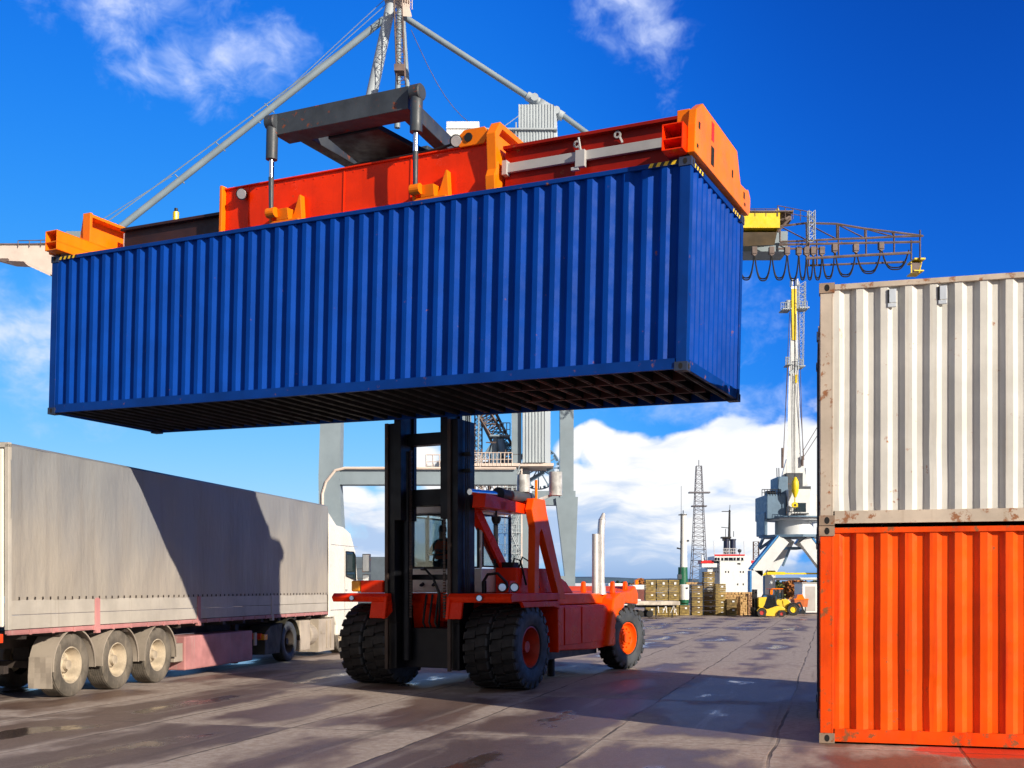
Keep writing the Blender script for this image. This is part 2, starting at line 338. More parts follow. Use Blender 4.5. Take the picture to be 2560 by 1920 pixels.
# ------------------------------------------------------------ mesh builder
class MB:
    def __init__(s, off=(0, 0, 0)): s.v = []; s.f = []; s.m = []; s.off = Vector(off); s.cm = 0
    def add(s, vs, fs):
        k = len(s.v); s.v += [Vector(p) - s.off for p in vs]
        for f in fs: s.f.append([k + i for i in f]); s.m.append(s.cm)
        return s
    def hexa(s, p):
        return s.add(p, [(0, 3, 2, 1), (4, 5, 6, 7), (0, 1, 5, 4), (1, 2, 6, 5), (2, 3, 7, 6), (3, 0, 4, 7)])
    def box(s, x0, x1, y0, y1, z0, z1):
        return s.hexa([(x0, y0, z0), (x1, y0, z0), (x1, y1, z0), (x0, y1, z0), (x0, y0, z1), (x1, y0, z1), (x1, y1, z1), (x0, y1, z1)])
    def beam(s, p, q, w_, h, w2=None, h2=None, up=(0, 0, 1)):
        p = Vector(p); q = Vector(q); d = (q - p).normalized(); up = Vector(up)
        if abs(d.dot(up)) > .98: up = Vector((0, 1, 0))
        a = d.cross(up).normalized(); b = a.cross(d).normalized()
        w2 = w_ if w2 is None else w2; h2 = h if h2 is None else h2
        r = []
        for c, ww, hh in ((p, w_, h), (q, w2, h2)):
            r += [c - a * ww / 2 - b * hh / 2, c + a * ww / 2 - b * hh / 2, c + a * ww / 2 + b * hh / 2, c - a * ww / 2 + b * hh / 2]
        return s.add(r, [(0, 3, 2, 1), (4, 5, 6, 7), (0, 1, 5, 4), (1, 2, 6, 5), (2, 3, 7, 6), (3, 0, 4, 7)])
    def tube(s, p, q, r, r2=None, n=10):
        p = Vector(p); q = Vector(q); d = (q - p).normalized(); up = Vector((0, 0, 1)) if abs(d.z) < .9 else Vector((1, 0, 0))
        a = d.cross(up).normalized(); b = a.cross(d); r2 = r if r2 is None else r2
        vs = [c + (a * math.cos(t) + b * math.sin(t)) * rr for c, rr in ((p, r), (q, r2)) for t in [2 * math.pi * i / n for i in range(n)]]
        return s.add(vs, [(i, (i + 1) % n, n + (i + 1) % n, n + i) for i in range(n)] + [tuple(range(n - 1, -1, -1)), tuple(range(n, 2 * n))])
    def path(s, pts, r, n=8):
        pts = [Vector(p) for p in pts]; k = len(pts); vs = []; a = None
        for i, p in enumerate(pts):
            d = (pts[min(i + 1, k - 1)] - pts[max(i - 1, 0)]).normalized()
            if a is None: a = d.cross(Vector((0, 0, 1)) if abs(d.z) < .9 else Vector((1, 0, 0))).normalized()
            a = (a - d * a.dot(d)).normalized(); b = a.cross(d)
            vs += [p + (a * math.cos(t) + b * math.sin(t)) * r for t in [2 * math.pi * j / n for j in range(n)]]
        fs = [(i * n + j, i * n + (j + 1) % n, (i + 1) * n + (j + 1) % n, (i + 1) * n + j) for i in range(k - 1) for j in range(n)]
        return s.add(vs, fs + [tuple(range(n - 1, -1, -1)), tuple(range((k - 1) * n, k * n))])
    def prism(s, poly, axis, a, b):
        """poly in the two other axes (in xyz order), extruded along axis from a to b"""
        def P(u, v, t): return {'x': (t, u, v), 'y': (u, t, v), 'z': (u, v, t)}[axis]
        n = len(poly); vs = [P(u, v, a) for u, v in poly] + [P(u, v, b) for u, v in poly]
        return s.add(vs, [tuple(range(n - 1, -1, -1)), tuple(range(n, 2 * n))] + [(i, (i + 1) % n, n + (i + 1) % n, n + i) for i in range(n)])
    def lathe(s, prof, c, axis='x', n=32, a0=0, a1=2 * math.pi):
        """prof: (radius, offset along axis)"""
        c = Vector(c); full = abs(a1 - a0 - 2 * math.pi) < 1e-6; k = n if full else n + 1; vs = []
        for i in range(k):
            t = a0 + (a1 - a0) * i / n; cs, sn = math.cos(t), math.sin(t)
            for r, h in prof:
                vs.append(c + Vector({'x': (h, r * cs, r * sn), 'y': (r * cs, h, r * sn), 'z': (r * cs, r * sn, h)}[axis]))
        m_ = len(prof); fs = []
        for i in range(n):
            j = (i + 1) % k
            for q in range(m_ - 1): fs.append((i * m_ + q, j * m_ + q, j * m_ + q + 1, i * m_ + q + 1))
        return s.add(vs, fs)
    def truss(s, p, q, w_, h, n, r, w2=None, h2=None, up=(0, 0, 1)):
        p = Vector(p); q = Vector(q); d = (q - p).normalized(); up = Vector(up)
        a = d.cross(up).normalized(); b = a.cross(d).normalized(); w2 = w_ if w2 is None else w2; h2 = h if h2 is None else h2
        rows = []
        for i in range(n + 1):
            t = i / n; c = p.lerp(q, t); ww = w_ + (w2 - w_) * t; hh = h + (h2 - h) * t
            rows.append([c + a * x * ww / 2 + b * y * hh / 2 for x, y in ((-1, -1), (1, -1), (1, 1), (-1, 1))])
        for k in range(4): s.tube(rows[0][k], rows[n][k], r * 1.4, n=4)
        for i in range(n):
            for k in range(4):
                k2 = (k + 1) % 4
                s.tube(rows[i][k if i % 2 else k2], rows[i + 1][k2 if i % 2 else k], r * .75, n=3)
                s.tube(rows[i + 1][k], rows[i + 1][k2], r * .75, n=3)
        return s
    def corr(s, o, u, out, L, z0, z1, pitch=.278, depth=.048, nz=6, dent=0., seed=0):
        """trapezoid corrugated sheet: o origin, u direction, out outward normal"""
        o = Vector(o); u = Vector(u); out = Vector(out); rnd = random.Random(seed)
        n = int(round(L / pitch)); p = L / n; cols = []
        for i in range(n):
            for f_, d in ((0, 0), (.29, 0), (.50, -depth), (.79, -depth)): cols.append((p * (i + f_), d))
        cols.append((L, 0))
        dents = [(rnd.uniform(0, L), rnd.uniform(z0 + .2, z0 + (z1 - z0) * .5), rnd.uniform(.12, .3), rnd.uniform(.3, 1) * dent) for _ in range(int(L * 1.6))] if dent else []
        vs = []
        for k in range(nz + 1):
            z = z0 + (z1 - z0) * k / nz
            for x, d in cols:
                e = 0
                if 0 < k < nz:
                    for dx, dz, r, am in dents:
                        q = ((x - dx) / r) ** 2 + ((z - dz) / (r * 2)) ** 2
                        if q < 4: e -= am * math.exp(-q * 1.5)
                    e += .003 * math.sin(x * 3.1 + seed) * math.sin(z * 2.3 + x)
                xx = x + (e * .5 if dent else 0)
                vs.append(o + u * xx + out * (d + e) + Vector((0, 0, z)))
        w_ = len(cols)
        return s.add(vs, [(k * w_ + i, k * w_ + i + 1, (k + 1) * w_ + i + 1, (k + 1) * w_ + i) for k in range(nz) for i in range(w_ - 1)])
    def build(s, name, mat, parent=None, smooth=False, bevel=0, label=None):
        me = bpy.data.meshes.new(name); me.from_pydata([tuple(v) for v in s.v], [], s.f); me.validate()
        mats = mat if isinstance(mat, (list, tuple)) else [mat]
        for q in mats: me.materials.append(M[q])
        if len(mats) > 1:
            for p, i in zip(me.polygons, s.m): p.material_index = i
        o = bpy.data.objects.new(name, me); C.objects.link(o)
        if parent: o.parent = parent
        if smooth:
            for p in me.polygons: p.use_smooth = True
            try: me.set_sharp_from_angle(angle=R(38))
            except Exception: pass
        if bevel:
            b = o.modifiers.new('bevel', 'BEVEL'); b.width = bevel; b.segments = 2; b.limit_method = 'ANGLE'; b.angle_limit = R(40); b.harden_normals = False
        if label: o['label'] = label
        return o
def tag(o, label=None, cat=None, group=None, kind=None):
    if label: o['label'] = label
    if cat: o['category'] = cat
    if group: o['group'] = group
    if kind: o['kind'] = kind
    return o
def thing(name, label, cat, loc=(0, 0, 0), rz=0, group=None):
    o = bpy.data.objects.new(name, None); C.objects.link(o); o.empty_display_size = .3
    o.location = loc; o.rotation_euler = (0, 0, rz); return tag(o, label, cat, group)
def at(X, Y, d): return Vector(((X - 1280) / FPX * d, d, CH + (HY - Y) / FPX * d))
def copy_tree(o, parent=None):
    c = o.copy(); C.objects.link(c)
    if parent: c.parent = parent
    for ch in [x for x in bpy.data.objects if x.parent == o]: copy_tree(ch, c)
    return c

# ------------------------------------------------------------ ground, sea, far shore
g_ = MB(); nx, ny = 1, 1
g_.add([(-260, -60, 0), (260, -60, 0), (260, 128, 0), (-260, 128, 0), (-260, 128, -3), (260, 128, -3)], [(0, 1, 2, 3), (3, 2, 5, 4)])
tag(g_.build('ground', 'ground'), kind='structure')
tag(MB().add([(-9000, 120, -2), (9000, 120, -2), (9000, 12000, -2), (-9000, 12000, -2)], [(0, 1, 2, 3)]).build('water', 'sea'), kind='structure')
hb = MB(); rnd = random.Random(3); xs = [-5000 + 100 * i for i in range(101)]; hh = [10 + 16 * abs(math.sin(i * .21)) + rnd.uniform(0, 5) for i in range(101)]
vs = []
for x, h in zip(xs, hh): vs += [(x, 3600, -3), (x, 3660, h), (x, 4200, h * 1.3), (x, 4600, -3)]
hb.add(vs, [(4 * i + k, 4 * i + 4 + k, 4 * i + 5 + k, 4 * i + 1 + k) for i in range(100) for k in range(3)])
tag(hb.build('hills', 'hill'), kind='structure')

# ------------------------------------------------------------ containers
def casting(name_mat, x, y, z, sx, sy, parent):
    """sx, sy: outward directions"""
    mb = MB(); a = .178; b = .162; c = .118
    x0, x1 = (x - a, x) if sx > 0 else (x, x + a); y0, y1 = (y - b, y) if sy > 0 else (y, y + b)
    mb.cm = 0; mb.box(x0, x1, y0, y1, z, z + c)
    mb.cm = 1
    # slots: dark ovals on the outer faces, a recess's shade put in as colour
    yo = y + sy * .0015; xo = x + sx * .0015
    cx, cy, cz = (x0 + x1) / 2, (y0 + y1) / 2, z + c / 2
    pts = []
    for i in range(16):
        t = 2 * math.pi * i / 16; pts.append((cx + .030 * math.cos(t), cz + .042 * math.sin(t)))
    mb.prism(pts, 'y', yo - .01, yo) if sy > 0 else mb.prism(pts, 'y', yo, yo + .01)
    pts = [(cy + .026 * math.cos(2 * math.pi * i / 16), cz + .04 * math.sin(2 * math.pi * i / 16)) for i in range(16)]
    mb.prism(pts, 'x', xo - .01, xo) if sx > 0 else mb.prism(pts, 'x', xo, xo + .01)
    return mb.build('corner_casting', [name_mat, 'hollow_shade'], parent)

def container(root, L, W, H, x0, paint_, frame, cast, dent=0, seed=1, under='under', hazard=False, vents=0, tunnel=False):
    """box with its near long side on y=0 and its left end at x0"""
    x1 = x0 + L; e = .012
    for sx, x in ((-1, x0), (1, x1)):
        for sy, y in ((-1, 0), (1, W)):
            for z in (0, H - .118): casting(cast, x, y, z, sx, sy, root)
            mb = MB(); a = .15
            xa, xb = (x + e, x + a) if sx < 0 else (x - a, x - e); ya, yb = (y + e, y + .13) if sy < 0 else (y - .13, y - e)
            mb.box(xa, xb, ya, yb, .118, H - .118); 
            # rolled lip of the post
            lx = xb if sx < 0 else xa; mb.box(lx - .012, lx + .012, ya + (.0 if sy < 0 else .11), yb - (.11 if sy < 0 else 0), .118, H - .118)
            mb.build('corner_post', frame, root, bevel=.006)
    # rails
    for sy, y in ((-1, 0), (1, W)):
        ya, yb = (y + .014, y + .07) if sy < 0 else (y - .07, y - .014)
        MB().box(x0 + .178, x1 - .178, ya, yb, H - .085, H - .02).build('top_rail', frame, root, bevel=.005)
        ya, yb = (y + .016, y + .06) if sy < 0 else (y - .06, y - .016)
        mb = MB(); mb.box(x0 + .178, x1 - .178, ya, yb, .022, .172)
        yc = (y + .004, y + .016) if sy < 0 else (y - .016, y - .004)
        mb.box(x0 + .178, x1 - .178, yc[0], yc[1], .022, .034)
        mb.build('bottom_rail', frame, root)
        o = (x0 + .152, y + (.03 if sy < 0 else -.03), 0)
        mb = MB(); mb.corr(o, (1, 0, 0), (0, sy, 0), L - .304, .172, H - .085, dent=dent if sy < 0 else 0, nz=14 if dent else 4, seed=seed)
        if sy > 0: mb.f = [f[::-1] for f in mb.f]
        mb.build('side_panel', paint_, root)
    for sx, x in ((-1, x0), (1, x1)):
        xa, xb = (x + .014, x + .07) if sx < 0 else (x - .07, x - .014)
        MB().box(xa, xb, .162, W - .162, H - .10, H - .015).build('top_rail', frame, root, bevel=.005)
        MB().box(xa, xb, .162, W - .162, .022, .17).build('end_sill', frame, root, bevel=.005)
        mb = MB(); mb.corr((x - sx * .03, .132, 0), (0, 1, 0), (sx, 0, 0), W - .264, .17, H - .10, pitch=.235, depth=.04, nz=4, seed=seed + 3)
        mb.build('end_panel', paint_, root)
    MB().box(x0 + .02, x1 - .02, .02, W - .02, H - .05, H - .03).build('roof', paint_, root)
    mb = MB(); mb.cm = 0; mb.box(x0 + .06, x1 - .06, .06, W - .06, .15, .165)
    n = int(L / .30)
    for i in range(n):
        x = x0 + .2 + (L - .4) * i / (n - 1)
        mb.box(x - .025, x + .025, .06, W - .06, .045, .15); mb.cm = 1; mb.box(x - .030, x - .008, .06, W - .06, .036, .044); mb.cm = 0
    mb.build('floor', [under, 'beam_edge'], root)
    if tunnel:
        mb = MB(); mb.box(x1 - 3.3, x1 - .3, W / 2 - .52, W / 2 - .46, .03, .15); mb.box(x1 - 3.3, x1 - .3, W / 2 + .46, W / 2 + .52, .03, .15)
        for i in range(9): mb.box(x1 - 3.1 + i * .3, x1 - 3.02 + i * .3, W / 2 - .45, W / 2 + .45, .10, .147)
        mb.build('gooseneck_tunnel', 'tunnelred', root)
    if hazard:
        for sx, x in ((-1, x0), (1, x1)):
            mb = MB(); xa, xb = (x + .185, x + .62) if sx < 0 else (x - .62, x - .185)
            for i in range(8):
                mb.cm = i % 2; w_ = (xb - xa) / 8; p = xa + w_ * i
                mb.add([(p, .0125, H - .080), (p + w_, .0125, H - .080), (p + w_ + .03, .0125, H - .024), (p + .03, .0125, H - .024)], [(0, 1, 2, 3)])
            mb.build('hazard_stripes', ['hazy', 'black'], root)
        for k in (0, 1):
            mb = MB()
            for i in range(8):
                mb.cm = i % 2; y = (.18 + i * .055) if k == 0 else (W - .62 + i * .055)
                mb.add([(x1 - .0125, y, H - .09), (x1 - .0125, y + .055, H - .09), (x1 - .0125, y + .085, H - .03), (x1 - .0125, y + .03, H - .03)], [(0, 1, 2, 3)])
            mb.build('hazard_stripes', ['hazy', 'black'], root)
    for k in range(vents):
        x = x0 + .83 + k * .56
        mb = MB(); mb.cm = 0; mb.box(x - .035, x + .045, .008, .03, H - .28, H - .12)
        mb.cm = 1; mb.box(x - .05, x - .036, .012, .06, H - .28, H - .12); mb.cm = 0; mb.box(x - .05, x + .045, .015, .05, H - .33, H - .285)  # dark strip at the left is the vent's shadow as colour
        mb.build('air_vent', ['ventw', 'hollow_shade'], root, bevel=.004)
M['beam_edge'] = paint('beam edge highlight', (.022, .018, .017), .5, .4, bump=0)  # thin highlight on the cross members, put in as lighter colour
M['tunnelred'] = paint('red primer', (.04, .007, .007), .6, .3, bump=0)
M['ventw'] = paint('vent white', (.55, .60, .66), .4, .05, bump=0)

BO = Vector((2.3528, 15.0861, 4.7956)); BYAW = -.46399; BL, BW, BH = 12.1558, 2.733, 2.891
blue = thing('shipping_container', 'long blue shipping container hanging in the air from the orange spreader', 'container', BO)
blue.rotation_mode = 'YXZ'; blue.rotation_euler = (-.01286, .01956, BYAW)
container(blue, BL, BW, BH, -BL, 'blue', 'blue_frame', 'cast_b', dent=.004, seed=5, hazard=True, tunnel=True)
SYAW = -.262
def stacked(name, label, z, L, H, pm, fm, cm_, off=(0, 0), **k):
    t = thing(name, label, 'container', (0, 0, 0), SYAW)
    t.location = Vector((3.6745, 13.3965, z)) + Matrix.Rotation(SYAW, 3, 'Z') @ Vector((off[0], off[1], 0))
    container(t, L, 2.438, H, 0, pm, fm, cm_, **k); return t
stacked('shipping_container', 'orange corrugated shipping container on the ground under the white one', .004, 6.058, 2.591, 'orange_c', 'orange_f', 'cast_w', dent=.03, seed=11)
stacked('shipping_container', 'off-white rusty shipping container stacked on top of the orange one', 2.603, 6.058, 2.896, 'white_c', 'white_f', 'cast_w', dent=.022, seed=23, vents=2)
stacked('shipping_container', 'dark navy container on the ground hidden behind the orange one', .004, 6.058, 2.591, 'navy_c', 'navy_c', 'cast_b', off=(-.02, 2.62))
stacked('shipping_container', 'dark navy container, upper one of the row behind the white container', 2.603, 6.058, 2.896, 'navy_c', 'navy_c', 'cast_b', off=(-.02, 2.62))

# hinge lugs on the white container's left post
# ------------------------------------------------------------ wheels
def big_wheel(parent, c, rad, wid, out, rimmat, steer=0, lugs=26, rimr=.5, deep=.12, tyre='rubber'):
    """tyre with chunky lugs; out = +1/-1 direction of the outer face along local x"""
    w_ = MB(); h = wid / 2; R_ = rad
    prof = [(R_ * rimr, -h * .80), (R_ * (rimr + .06), -h * .95), (R_ * .78, -h * 1.0), (R_ * .90, -h * .95), (R_ * .935, -h * .84), (R_ * .94, 0), (R_ * .935, h * .84), (R_ * .90, h * .95), (R_ * .78, h), (R_ * (rimr + .06), h * .95), (R_ * rimr, h * .80)]
    w_.lathe(prof, (0, 0, 0), 'x', 56)
    if not lugs: w_.v = []; w_.f = []; w_.m = []; w_.lathe([(R_ * rimr, -h * .8), (R_ * (rimr + .06), -h * .95), (R_ * .8, -h), (R_ * .93, -h * .95), (R_ * .985, -h * .84)] + [q for k in range(-3, 4) for q in ((R_ * .998, h * (k * .22 - .075)), (R_ * .998, h * (k * .22 + .075)), (R_ * .975, h * (k * .22 + .08)), (R_ * .975, h * (k * .22 + .14)))] + [(R_ * .985, h * .84), (R_ * .93, h * .95), (R_ * .8, h), (R_ * (rimr + .06), h * .95), (R_ * rimr, h * .8)], (0, 0, 0), 'x', 56)
    if lugs:
        for i in range(lugs * 2):
            side = 1 if i % 2 else -1; t0 = math.pi * i / lugs; dt = math.pi / lugs
            def P(x, t, r): return (x, r * math.cos(t), r * math.sin(t))
            x0, x1 = side * h * .02, side * h * .86; xs = side * h * .985; sk = .28 * dt * side
            a, b = t0 - dt * .62, t0 + dt * .62
            w_.hexa([P(x0, a + sk, R_ * .95), P(x1, a, R_ * .95), P(x1, b, R_ * .95), P(x0, b + sk, R_ * .95), P(x0, a + sk, R_ * 1.0), P(x1, a, R_ * 1.0), P(x1, b - .1 * dt, R_ * 1.0), P(x0, b + sk, R_ * 1.0)])
            w_.hexa([P(x1, a, R_ * .84), P(xs + side * .012, a + .2 * dt, R_ * .84), P(xs + side * .012, b - .2 * dt, R_ * .84), P(x1, b, R_ * .84), P(x1, a, R_ * 1.0), P(xs, a, R_ * .975), P(xs, b, R_ * .975), P(x1, b, R_ * 1.0)])
    wheel = w_.build('wheel', [tyre, 'rubber_wall'] if lugs else tyre, parent, smooth=True)
    if lugs:
        for p in wheel.data.polygons:
            if abs(p.center.x) > h * .90: p.material_index = 1
    wheel.location = c; wheel.rotation_euler = (0, 0, steer)
    r_ = MB(); rr = R_ * rimr
    s = out; f = s * h
    r_.lathe([(rr * 1.02, f * .78), (rr * 1.04, f * .86), (rr * .98, f * .88), (rr * .93, f * .70), (rr * .88, f * .70 - s * deep * .6), (rr * .80, f * .7 - s * deep), (rr * .45, f * .7 - s * deep * 1.0), (rr * .42, f * .7 - s * deep * .6), (rr * .30, f * .7 - s * deep * .5), (rr * .28, f * .7 - s * deep * .1), (0.001, f * .7 - s * deep * .1)], (0, 0, 0), 'x', 36)
    for i in range(10):
        t = 2 * math.pi * i / 10; q = rr * .62
        p = Vector((f * .7 - s * deep * 1.02, q * math.cos(t), q * math.sin(t)))
        r_.tube(p, p + Vector((s * .035, 0, 0)), rr * .05, n=6)
    rim = r_.build('rim', rimmat, wheel, smooth=True)
    return wheel

# ------------------------------------------------------------ person (skin-modifier body, materials by region)
def person(name, label, loc, rz, scale, arms, mats=('jacket', 'trousers', 'skin'), legs='sit', vest=False):
    pts = []; edges = []; rad = []; reg = []
    def add(p, r, parent, g_):
        pts.append(Vector(p)); rad.append(r); reg.append(g_)
        if parent is not None: edges.append((parent, len(pts) - 1))
        return len(pts) - 1
    pel = add((0, 0, .12), (.15, .12), None, 1); w1 = add((0, .01, .28), (.135, .11), pel, 0); ch = add((0, .0, .45), (.165, .12), w1, 0); nb = add((0, .0, .58), (.10, .08), ch, 0)
    nk = add((0, -.02, .65), (.055, .055), nb, 2); hd = add((0, -.04, .73), (.072, .082), nk, 2); tp = add((0, -.04, .83), (.068, .08), hd, 2)
    for sx, (el_, wr) in zip((-1, 1), arms):
        sh = add((sx * .17, 0, .55), (.065, .065), nb, 0); e_ = add(el_, (.048, .048), sh, 0); w_ = add(wr, (.034, .034), e_, 0)
        d = (Vector(wr) - Vector(el_)).normalized(); hnd = add(Vector(wr) + d * .07, (.034, .02), w_, 2)
        a = d.cross(Vector((0, 0, 1))).normalized()
        for k in range(4):
            b0 = add(Vector(wr) + d * .10 + a * (k - 1.5) * .019, (.009, .009), hnd, 2); add(pts[b0] + d * (.03 - .004 * abs(k - 1)) + Vector((0, 0, -.018)), (.008, .008), b0, 2)
        t1 = add(Vector(wr) + d * .05 - a * sx * .035, (.011, .011), w_, 2); add(pts[t1] + d * .03, (.009, .009), t1, 2)
    for sx in (-1, 1):
        hp = add((sx * .09, -.02, .10), (.09, .09), pel, 1)
        if legs == 'sit': kn = add((sx * .13, -.45, .13), (.065, .065), hp, 1); an = add((sx * .13, -.52, -.27), (.045, .045), kn, 1); add((sx * .14, -.66, -.31), (.042, .03), an, 1)
        else: kn = add((sx * .10, -.02, -.33), (.062, .062), hp, 1); an = add((sx * .10, .02, -.74), (.045, .045), kn, 1); add((sx * .11, -.13, -.79), (.042, .03), an, 1)
    me = bpy.data.meshes.new('body_skeleton'); me.from_pydata([tuple(p) for p in pts], edges, [])
    ob = bpy.data.objects.new('body_skeleton', me); C.objects.link(ob)
    ob.modifiers.new('skin', 'SKIN'); ob.modifiers['skin'].use_smooth_shade = True
    for i, sv in enumerate(me.skin_vertices[0].data): sv.radius = rad[i]; sv.use_root = (i == 0)
    ss = ob.modifiers.new('sub', 'SUBSURF'); ss.levels = 1; ss.render_levels = 1
    dg = bpy.context.evaluated_depsgraph_get(); dg.update()
    m2 = bpy.data.meshes.new_from_object(ob.evaluated_get(dg)); bpy.data.objects.remove(ob, do_unlink=True)
    m2.materials.clear()
    for q in mats: m2.materials.append(M[q])
    for p in m2.polygons:
        i = min(range(len(pts)), key=lambda k: (pts[k] - p.center).length); p.material_index = reg[i]; p.use_smooth = True
    body = bpy.data.objects.new(name, m2); C.objects.link(body); body.location = loc; body.rotation_euler = (0, 0, rz); body.scale = (scale,) * 3
    tag(body, label, 'person')
    hr = MB(); hr.lathe([(.001, .115), (.05, .105), (.078, .06), (.085, .01), (.08, -.03)], (0, -.028, .79), 'z', 16); hr.build('hair', 'hair', body, smooth=True)
    fc = MB()
    for sx in (-1, 1): fc.lathe([(.001, .009), (.008, .005), (.009, 0)], (sx * .028, -.118, .77), 'z', 8)
    fc.build('eyes', 'hair', body)
    MB().prism([(-.118, .775), (-.138, .735), (-.115, .73)], 'x', -.01, .01).build('nose', 'skin', body)
    if vest:
        v_ = MB(); v_.lathe([(.178, .22), (.182, .34), (.19, .46), (.165, .54), (.12, .585)], (0, 0, 0), 'z', 18)
        v_.v = [Vector((p.x, p.y * .78, p.z)) for p in v_.v]
        v_.build('vest', 'vest', body, smooth=True)
    return body
M['redor'] = paint('red orange machine paint', (.95, .095, .002), .36, .07, rust=.34, streak=.18, dirt=(.42, .03, .005), bump=.005, spec=.22)
M['rimred'] = paint('red rim paint', (.62, .05, .02), .45, .15, rust=.3, streak=.3, dirt=(.3, .05, .03), bump=.003, scale=3)
M['frost'] = paint('grimy white plastic', (.55, .55, .54), .4, .2, bump=0, scale=4)
M['guard'] = paint('dark muddy plastic', (.06, .055, .035), .7, .3, streak=.5, dirt=(.16, .14, .09), bump=.004)
M['rustorange'] = paint('rusty orange', (.55, .13, .03), .6, .2, rust=.5, bump=0)
M['leaf_g'] = paint('green cloth', (.04, .22, .12), .8, .1, bump=0)
M['mastred'] = paint('lattice mast paint', (.17, .16, .18), .6, .2, rust=.25, rustcol=(.22, .12, .09), bump=0, scale=.1)
M['slatetarp'] = paint('slate tarpaulin', (.09, .12, .15), .6, .1, bump=.01)
M['dglass2'] = paint('dark window', (.01, .013, .018), .1, .1, bump=0)
M['soffit'] = paint('shaded weathered girder brown', (.075, .048, .018), .6, .2, rust=.5, bump=0, scale=.5)  # underside shade and weathering are both put into this brown
M['steelred'] = paint('dark brown beam', (.045, .014, .010), .5, .25, rust=.3, bump=.004)

# ------------------------------------------------------------ the heavy forklift with its container spreader
FO = Vector((-1.7, 20.4, 0)); FR = Matrix.Rotation(BYAW, 3, 'Z')
fk = thing('forklift_truck', 'huge red forklift truck with tall black mast holding up the blue container', 'forklift', FO, BYAW)
# wheels: dual drive wheels in front, steered wheels at the back (local x right, y towards the rear)
for sx in (1, -1):
    big_wheel(fk, (sx * 1.62, .90, .775), .775, .50, sx, 'rimred', lugs=22, rimr=.47, deep=.30)
    big_wheel(fk, (sx * 1.08, .90, .775), .775, .50, sx, 'rimred', lugs=22, rimr=.47, deep=.30)
    big_wheel(fk, (sx * 1.42, 6.55, .70), .70, .42, sx, 'redor', steer=-R(13), lugs=20, rimr=.50, deep=.06)
# mast
def rail(s):
    a, b = (s * .76, s * .58)
    x0, x1 = min(a, b), max(a, b)
    mb = MB(); mb.box(x0, x1, .10, .74, 1.75, 4.9)
    xm = (x0 + x1) / 2
    # taper down to the narrower foot
    mb.hexa([(xm - .08, .18, 1.2), (xm + .08, .18, 1.2), (xm + .08, .68, 1.2), (xm - .08, .68, 1.2), (x0, .10, 1.75), (x1, .10, 1.75), (x1, .74, 1.75), (x0, .74, 1.75)])
    mb.box(xm - .08, xm + .08, .18, .68, .35, 1.2)
    mb.build('outer_rail', 'steel', fk, bevel=.008)
    mb = MB(); f0 = x0 if s < 0 else x0; mb.box(f0 - .012, f0 + .055, .055, .10, .34, 4.9); mb.build('rail_strip', 'brownsteel', fk, bevel=.004)
    i0, i1 = (s * .57, s * .42); i0, i1 = min(i0, i1), max(i0, i1)
    mb = MB(); mb.box(i0, i1, .06, .16, 3.1, 9.3); mb.box(i0 + .04, i1 - .04, .16, .52, 3.1, 9.3); mb.box(i0, i1, .52, .62, 3.1, 9.3); mb.build('inner_rail', 'steel', fk, bevel=.006)
    mb = MB(); mb.tube((s * .5, .40, .5), (s * .5, .40, 4.4), .09, n=14); mb.build('lift_cylinder', 'steel', fk, smooth=True)
rail(-1); rail(1)
for z0, z1, y0, y1, x_ in ((4.50, 4.72, .35, .60, .58), (3.38, 3.68, .40, .74, .58), (.36, 1.10, .50, .62, .60), (8.6, 9.1, .3, .6, .42), (2.0, 2.1, .66, .72, .58)):
    MB().box(-x_, x_, y0, y1, z0, z1).build('mast_crossbar', 'steel', fk, bevel=.01)
mb = MB()
for k in range(3): mb.path([(.79 + k * .035, .35, 1.6), (.79 + k * .035, .33, 2.6), (.80 + k * .035, .33, 4.2), (.79 + k * .035, .35, 8.9)], .011)
mb.box(.76, .92, .28, .40, 4.25, 4.31); mb.box(.76, .92, .28, .40, 3.95, 4.01)
mb.build('hydraulic_hose', 'black', fk)
mb = MB()
for k in range(2):
    mb.path([(-.40 + k * .02, .75, 2.20), (-.25 + k * .03, .62, 2.22 - k * .03), (-.06 + k * .03, .60, 2.05 - k * .05), (.06 + k * .02, .62, 1.75), (.04, .68, 1.35), (-.06, .8, 1.0)], .020)
mb.build('hydraulic_hose', 'black', fk, smooth=True)
mb = MB(); mb.path([(.80, 1.0, 1.75), (.82, .95, 1.95), (.92, .95, 2.10), (1.10, 1.0, 2.12), (1.26, 1.05, 1.95), (1.28, 1.1, 1.78), (1.20, 1.1, 1.70)], .028)
mb.build('hydraulic_hose', 'black', fk, smooth=True)
MB().tube((.84, .96, 1.72), (.84, .96, 1.98), .045, n=12).build('filter', 'steel', fk, smooth=True)
for k in range(3):
    mb = MB(); x = -.30 + .13 * k; mb.path([(x, .78, 1.72), (x + .04, .66, 1.5), (x + .02, .62, 1.2), (x + .10, .70, .95), (x + .2, .85, .9)], .022, n=7); mb.build('hydraulic_hose', 'black', fk, smooth=True)
for s_ in (-1, 1):
    mb = MB()
    for i in range(60):
        z = 1.3 + i * .052; mb.box(s_ * .36 - .025, s_ * .36 + .025, .30, .32 + .012 * (i % 2), z, z + .04)
    mb.build('lift_chain', 'brownsteel', fk)
